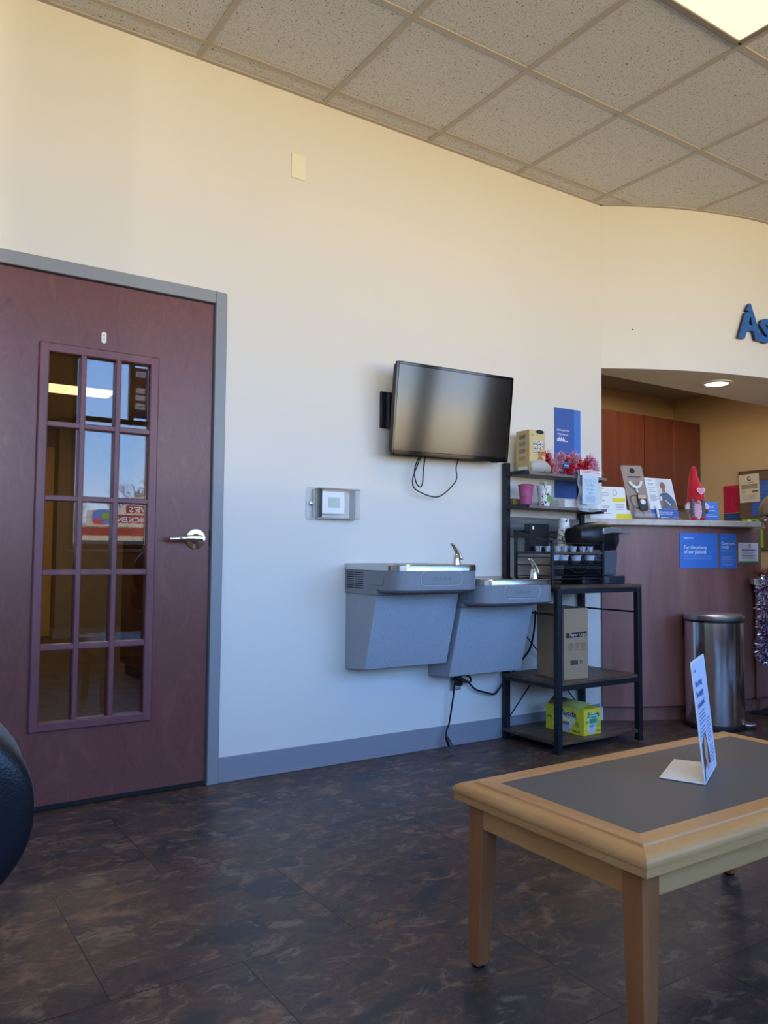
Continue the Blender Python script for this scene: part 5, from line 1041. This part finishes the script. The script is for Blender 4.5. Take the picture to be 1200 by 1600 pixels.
KHAKI = mat('khaki_cap_cloth', '8c7658', .85, var=.06, scale=40); CHARC = mat('charcoal_knit', '35343c', .9, var=.15, scale=150)
person((4.36, -.735, 0), radians(128), 'lean', 'person in khaki cap and charcoal jacket leaning over the low counter, right edge', CHARC, mat('dark_denim', '252c3c', .85, var=.1, scale=80), KHAKI, mat('dark_brown_hair', '3a2a20', .7))
person((4.32, -1.98, 0), radians(214), 'sit', 'seated person in a pale cap, seen mirrored in the dark television screen', mat('brown_work_jacket', '5a463a', .85, var=.08), mat('blue_denim', '39465e', .85, var=.1, scale=80), mat('pale_cap_cloth', 'd8d4cc', .8), MATS['dark_brown_hair'])
# tinsel on the desk edge
pth = [(4.66, -.51, .835), (4.58, -.50, .83), (4.53, -.49, .79), (4.52, -.485, .70), (4.53, -.48, .60), (4.545, -.47, .50), (4.55, -.46, .42), (4.555, -.455, .36)]
def seg2(s_, rr): k = rr.random(); return 0 if k < .5 else (1 if k < .9 else 2)
tinsel('tinsel_garland', pth, .062, 5200, [('silver_tinsel', TS), ('violet_tinsel', TV_), ('red_hearts', TR)], 'silver and violet tinsel garland hanging from the low counter edge', 5, seg2, size=.022)

# ------------------------------------------------------------------ step bin
bx, by, br_ = 4.075, -.43, .160
bn = thing('step_bin', (bx, by, 0), 'round stainless steel step bin in front of the reception desk', 'trash can')
MB().lathe((bx, by, .022), [(br_-.004, 0), (br_-.003, .003), (br_-.003, .568), (br_-.006, .572)], 56).build('steel_shell', STEELV, bn)
MB().lathe((bx, by, 0), [(br_-.003, 0), (br_+.002, .004), (br_+.002, .024), (br_-.002, .030)], 48).build('base_ring', RUBBER, bn)
MB().lathe((bx, by, .592), [(br_-.002, 0), (br_-.002, .010)], 48).build('rim', BLKP, bn)
MB().lathe((bx, by, .603), [(br_+.001, 0), (br_+.003, .003), (br_+.003, .024), (br_-.004, .030), (br_*.7, .036), (br_*.3, .039), (.002, .040)], 56).build('lid', STEELM, bn)
pd = Vector((.25, -.97, 0)).normalized(); pd = Vector((.55, -.83, 0)).normalized(); pdx = Vector((-pd.y, pd.x, 0)) 
pf_ = lambda u_, v_, w_: Vector((bx, by, 0))+Vector((.60, -.80, 0))*v_+Vector((.80, .60, 0))*u_+Vector((0, 0, w_))
P = [(-.045, br_-.01), (-.045, br_+.025), (-.03, br_+.048), (0, br_+.056), (.03, br_+.048), (.045, br_+.025), (.045, br_-.01)]
MB(pf_).prism(P, .018, .030).build('pedal', STEELM, bn, bevel=.004, seg=3)
MB(pf_).prism([(a_*1.05, b_-.004) for a_, b_ in P], .008, .018).build('pedal_base', RUBBER, bn)
MB().box(bx-.05, bx+.05, by+br_-.01, by+br_+.012, .5, .61).build('hinge', BLKP, bn)

# ------------------------------------------------------------------ coffee table
TX0, TX1, TY0, TY1, TZ = 1.198, 2.272, -2.226, -1.666, .4235
ct = thing('coffee_table', ((TX0+TX1)/2, (TY0+TY1)/2, 0), 'light maple coffee table with a dark grey inset top', 'coffee table')
def rim(prof, name, m, a):       # prof: (inset from outer edge, z) swept round the rectangle, one side per object
    c4 = [(TX0, TY0, 1, 1), (TX1, TY0, -1, 1), (TX1, TY1, -1, -1), (TX0, TY1, 1, -1)]
    i = a; j = (a+1) % 4; mb = MB(); n = len(prof)
    A = [(c4[i][0]+c4[i][2]*d_, c4[i][1]+c4[i][3]*d_, z) for d_, z in prof]; B = [(c4[j][0]+c4[j][2]*d_, c4[j][1]+c4[j][3]*d_, z) for d_, z in prof]
    mb.add(A+B, [(k, (k+1) % n, n+(k+1) % n, n+k) for k in range(n)]+[tuple(range(n))[::-1], tuple(range(n, 2*n))]); return mb.build(name, m, ct)
prof = [(.003, TZ-.044), (.003, TZ-.028), (.0005, TZ-.0265), (0, TZ-.022), (.0015, TZ-.016), (.006, TZ-.0105), (.013, TZ-.0065), (.022, TZ-.0045), (.036, TZ-.004), (.038, TZ), (.080, TZ), (.080, TZ-.044)]
for a in range(4): rim(prof, 'edge_frame', MAPLE if a % 2 == 0 else MAPLEY, a)
MB().box(TX0+.080, TX1-.080, TY0+.080, TY1-.080, TZ-.018, TZ-.0008).build('inset_top', GUNLAM, ct, smooth=False)
LW = .048; lx0, lx1, ly0, ly1 = TX0+.026, TX1-.026, TY0+.030, TY1-.030
for x, y_, sx_, sy_ in ((lx0, ly0, 1, 1), (lx1, ly0, -1, 1), (lx1, ly1, -1, -1), (lx0, ly1, 1, -1)):
    mb = MB(); V = []
    for z, w_ in ((.008, .034), (.20, .044), (.34, LW), (TZ-.042, LW)):
        V += [(x, y_, z), (x+sx_*w_, y_, z), (x+sx_*w_, y_+sy_*w_, z), (x, y_+sy_*w_, z)]
    F = [(4*i+k, 4*i+(k+1) % 4, 4*i+4+(k+1) % 4, 4*i+4+k) for i in range(3) for k in range(4)]+[(0, 1, 2, 3), (12, 13, 14, 15)]
    l_ = mb.add(V, F).build('leg', MAPLEV, ct, bevel=.002)
    MB().lathe((x+sx_*.017, y_+sy_*.017, 0), [(.014, 0), (.015, .002), (.015, .008)], 14).build('foot_glide', RUBBER, l_)
e = .003
for q in ((lx0+LW, lx1-LW, ly0+e, ly0+e+.02, 0), (lx0+LW, lx1-LW, ly1-e-.02, ly1-e, 0), (lx0+e, lx0+e+.02, ly0+LW, ly1-LW, 1), (lx1-e-.02, lx1-e, ly0+LW, ly1-LW, 1)):
    MB().box(q[0], q[1], q[2], q[3], TZ-.100, TZ-.042).build('apron', MAPLEY if q[4] else MAPLE, ct, bevel=.001)
# sign stand on the table
zt = TZ+.0003
A_ = Vector((1.676, -2.017, zt)); B_ = Vector((1.860, -1.924, zt)); C_ = Vector((1.642, -1.946, zt))
rx = (B_-A_).normalized(); ny = Vector((-rx.y, rx.x, 0)); upv = Vector((-.0129, .0254, .2834)); H3 = upv.length; uv = upv.normalized(); w3 = (B_-A_).length
st = thing('sign_holder', (A_+B_)/2, 'white L-shaped sign holder with an aligner advert on the coffee table', 'sign holder')
ff = frame(A_, rx, uv, rx.cross(uv).normalized())
MB(ff).prism([(0, 0), (w3, 0), (w3, H3-.006), (w3-.006, H3), (.006, H3), (0, H3-.006)], -.003, 0).build('face_panel', WHITEP, st, bevel=.0008)
bf = lambda u_, v_, w_: A_+rx*u_+ny*v_+Vector((0, 0, w_))
MB(bf).prism([(0, 0), (w3, 0), (w3-.004, .105), (.004, .105)], 0, .003).build('base_panel', WHITEP, st, bevel=.001)
mb = MB(ff); rect(mb, .006, w3-.006, .006, H3-.006, .0004, 1); lab(mb.build('printed_sheet', mat('bluish_white_print', 'd9e1f3', .35), st), 'printed advert sheet')
mb = MB(ff)
for k, (s_, wd_) in enumerate((('New clearing', .10), ('life-changing', .105), ('smile simple!', .105))): add_text(mb, s_, .02, .222-.025*k, .022, .02, width=wd_, w=.0008)
add_text(mb, 'aspen', .018, .258, .010, .02, width=.03, w=.0008); mb.build('headline', BLUEI, st)
mb = MB(ff); lines(mb, .02, .12, [.158, .150, .142, .134], .003, w=.0008); lines(mb, .02, .11, [.122, .114, .106], .003, w=.0008)
lines(mb, .115, .175, [.130-.0075*k for k in range(8)], .0028, w=.0008); lines(mb, .125, .18, [.062-.0075*k for k in range(6)], .0028, w=.0008); mb.build('small_print', mat('slate_blue_ink', '7384b4', .6), st)
mb = MB(ff); poly(mb, [(.010, .006), (.014, .090), (.080, .112), (.110, .05), (.12, .006)], .0008); mb.build('picture_hair', mat('picture_brown_hair', '7a6048', .5, col2='4e3d2f', scale=60, stretch=(3, 3, .5)), st)
mb = MB(ff); ell(mb, .062, .072, .022, .032, .0011); poly(mb, [(.042, .006), (.050, .048), (.078, .046), (.094, .006)], .0010); mb.build('picture_face', mat('picture_skin', 'd2a48c', .5), st)
mb = MB(ff); poly(mb, [(.012, .006), (.020, .030), (.048, .038), (.060, .010), (.085, .032), (.115, .028), (.125, .006)], .0013); mb.build('picture_top', mat('picture_pale_top', 'cfd2dc', .5), st)

# ------------------------------------------------------------------ chair at the left edge
ch = thing('lounge_chair', (-.18, -1.75, 0), 'black leather lounge chair with grey trim cut by the left picture edge', 'armchair')
def rloft(secs, n=28, e=.55):
    V = []; F = []
    for (x, cy_, cz_, ry_, rz_) in secs:
        for k in range(n):
            a_ = 2*pi*k/n; c_, s_ = cos(a_), sin(a_); V.append((x, cy_+ry_*math.copysign(abs(c_)**e, c_), cz_+rz_*math.copysign(abs(s_)**e, s_)))
    for i in range(len(secs)-1):
        for k in range(n): F.append((i*n+k, i*n+(k+1) % n, (i+1)*n+(k+1) % n, (i+1)*n+k))
    F += [tuple(range(n))[::-1], tuple((len(secs)-1)*n+k for k in range(n))]; return V, F
S_ = []
for i in range(41):
    s_ = (1-cos(pi*i/40))/2; x = -.60+.822*s_; k = sqrt(max(.0, 1-abs(2*s_-1)**2.3)); S_.append((x, -1.90, .590, .03+.035*k, .02+.185*k))
MB().add(*rloft(S_)).build('backrest', LEATH, ch)
S_ = [(x_, -1.90+.016, .622, .02+.05*k_, .015+.175*k_) for x_, k_ in [(-.60+.812*(1-cos(pi*i/40))/2, sqrt(max(0, 1-abs(cos(pi*i/40))**2.3))) for i in range(41)]]
MB().add(*rloft(S_)).build('back_shell', LEATHG, ch)
S_ = [(x_, -1.62, .40, .04+.22*k_, .02+.05*k_) for x_, k_ in [(-.56+.70*i/16, sqrt(max(0, 1-abs(2*i/16-1)**8))) for i in range(17)]]
MB().add(*rloft(S_)).build('seat', LEATH, ch)
for x in (-.50, .02):
    for y_ in (-1.80, -1.46): MB().tube([(x, y_, 0), (x, y_, .36)], .014, 10).build('leg', CHROME, ch)
mb = MB(); mb.tube([(-.50, -1.80, .36), (-.50, -1.90, .46)], .012, 8); mb.tube([(.02, -1.80, .36), (.02, -1.90, .46)], .012, 8); mb.build('back_support', CHROME, ch)

# ------------------------------------------------------------------ window stickers and street outside (seen mirrored in the door glass)
def translucent(name, col):
    m = bpy.data.materials.new(name); m.use_nodes = True; nt = m.node_tree; nt.nodes.clear(); L = nt.links.new
    o = nt.nodes.new('ShaderNodeOutputMaterial'); a = nt.nodes.new('ShaderNodeBsdfDiffuse'); b = nt.nodes.new('ShaderNodeBsdfTranslucent'); x = nt.nodes.new('ShaderNodeMixShader'); n = nt.nodes.new('ShaderNodeTexNoise'); r_ = nt.nodes.new('ShaderNodeValToRGB')
    c = lin(col); r_.color_ramp.elements[0].color = (*[v*.95 for v in c], 1); r_.color_ramp.elements[1].color = (*c, 1)
    L(n.outputs[0], r_.inputs[0]); L(r_.outputs[0], a.inputs[0]); L(r_.outputs[0], b.inputs[0]); L(a.outputs[0], x.inputs[1]); L(b.outputs[0], x.inputs[2]); L(x.outputs[0], o.inputs[0]); return m
st2 = thing('card_sticker', (2.24, YB-.056, 2.26), 'black strip of payment card stickers on the street window', 'sticker')
bf = lambda u_, v_, w_: Vector((2.175+u_, YB-.064-w_, 2.26+v_))      # read from the street side
bi = lambda u_, v_, w_: Vector((2.175+u_, YB-.0562+w_, 2.26+v_))
mb = MB(bi); rect(mb, 0, .018, 0, .50, 0, 1); rect(mb, .112, .13, 0, .50, 0, 1)
for v0, v1 in ((0, .09), (.15, .18), (.23, .25), (.30, .41), (.465, .50)): rect(mb, .018, .112, v0, v1, 0, 1)
mb.build('sticker_backing', translucent('navy_sticker', '1c2f55'), st2)
mb = MB(bi); 
for v0, v1 in ((.41, .465), (.25, .30), (.18, .23), (.09, .15)): rect(mb, .018, .112, v0, v1, 0, 1)
mb.build('white_patch', translucent('white_sticker', 'e8ecf0'), st2)
bt = lambda u_, v_, w_: Vector((2.305-u_, YB-.0535+w_*.5, 2.26+v_))
mb = MB(bt); add_text(mb, 'VISA', .065, .422, .032, .02, align='C', width=.075, w=-.002); mb.build('lettering', BLUEI, st2)
mb = MB(bt); add_text(mb, 'DISCOVER', .065, .266, .016, .01, align='C', width=.085, w=-.002); mb.build('lettering', INK, st2)
mb = MB(bt); add_text(mb, 'JCB', .065, .105, .03, .02, align='C', width=.06, w=-.002); mb.build('lettering', NAVY, st2)
mb = MB(bt); ell(mb, .045, .355, .028, .028, -.0022); ell(mb, .085, .355, .028, .028, -.0021); lab(mb.build('red_circles', translucent('red_sticker', 'd8483f'), st2), 'two overlapping red circles')
SX = mat('store_red', 'a81c22', .6); SW = mat('store_cream', 'e8dcc8', .6); SYL = mat('store_yellow', 'e6c21d', .6)
bd = thing('restaurant_building', (12, -28.5, 0), 'red and white restaurant across the street, mirrored in the door glass', 'building')
bf = lambda u_, v_, w_: Vector((16-u_, -28+w_, v_))
MB(bf).box(0, 9.3, 0, 2.0, -5, 0).build('wall', SW, bd); MB(bf).box(0, 9.3, 1.55, 1.85, 0, .1).build('red_band', SX, bd)
MB(bf).prism([(5.6, 1.9), (8.9, 1.9), (8.9, 2.5), (7.7, 2.6), (7.2, 3.05), (6.4, 3.1), (5.6, 3.1)], .0, .12).build('sign_board', SW, bd)
MB(bf).box(5.6, 7.45, 2.45, 2.72, .12, .15).build('sign_band', SX, bd); MB(bf).box(5.6, 7.9, 2.05, 2.35, .12, .15).build('sign_band', SX, bd)
bt = lambda u_, v_, w_: Vector((16-u_, -27.84+w_, v_))
mb = MB(bt); add_text(mb, "AVE'S", 6.4, 2.48, .28, .02, width=.95, w=0); add_text(mb, 'CHICKEN', 6.35, 2.08, .28, .02, width=1.45, w=0); mb.build('lettering', WINK, bd)
MB(bf).box(0, 9.3, 0, 1.35, 0, .02).build('window_glass', mat('dark_store_glass', '2e3438', .2), bd)
mb = MB(bt); ell(mb, 8.35, 2.25, .38, .30, 0); mb.build('logo_blue', mat('logo_blue', '4f86d6', .5), bd)
mb = MB(bt); ell(mb, 8.2, 2.3, .20, .14, .02); mb.build('logo_green', mat('logo_green', '7cb54a', .5), bd); mb = MB(bt); ell(mb, 8.5, 2.08, .2, .12, .02); mb.build('logo_red', mat('logo_red', 'd64a52', .5), bd)
rr = random.Random(11)
BARK = mat('bare_twig_bark', '6f6458', .9)
def tree(x, y_, h_, label):
    mb = MB()
    def br(p, d, L_, r_, dep):
        q = p+d*L_; mb.tube([tuple(p), tuple((p+q)/2+Vector((rr.gauss(0, .04), rr.gauss(0, .04), 0))*L_), tuple(q)], [r_, r_*.8, r_*.6], 4)
        if dep:
            for _ in range(4 if dep > 1 else 5): dd = (d+Vector((rr.gauss(0, .5), rr.gauss(0, .5), rr.gauss(0, .25)))).normalized(); br(p+(q-p)*rr.uniform(.5, 1), dd, L_*rr.uniform(.55, .8), r_*.55, dep-1)
    br(Vector((x, y_, 0)), Vector((0, 0, 1)), h_*.34, h_*.012, 5); o = mb.build('bare_tree', BARK); tag(o, label, 'tree', 'bare trees across the street')
for x, h_ in ((8.4, 5.6), (11.0, 6.4), (13.6, 7.0), (17.0, 7.0)): tree(x, -36+rr.uniform(-1, 1), h_, 'leafless tree behind the restaurant, mirrored in the door glass')

c = copy_tree(ch); c.location = (4.455, -1.89, 0); c.rotation_euler.z = radians(214-90); c['label'] = 'black leather lounge chair under the seated person in the pale cap'
c = copy_tree(ch); c.location = (2.40, -3.95, 0.0); c.scale = (1, 1, 1.28); c.rotation_euler.z = radians(180); c['label'] = 'tall dark lounge chair against the street windows, mirrored in the door glass'
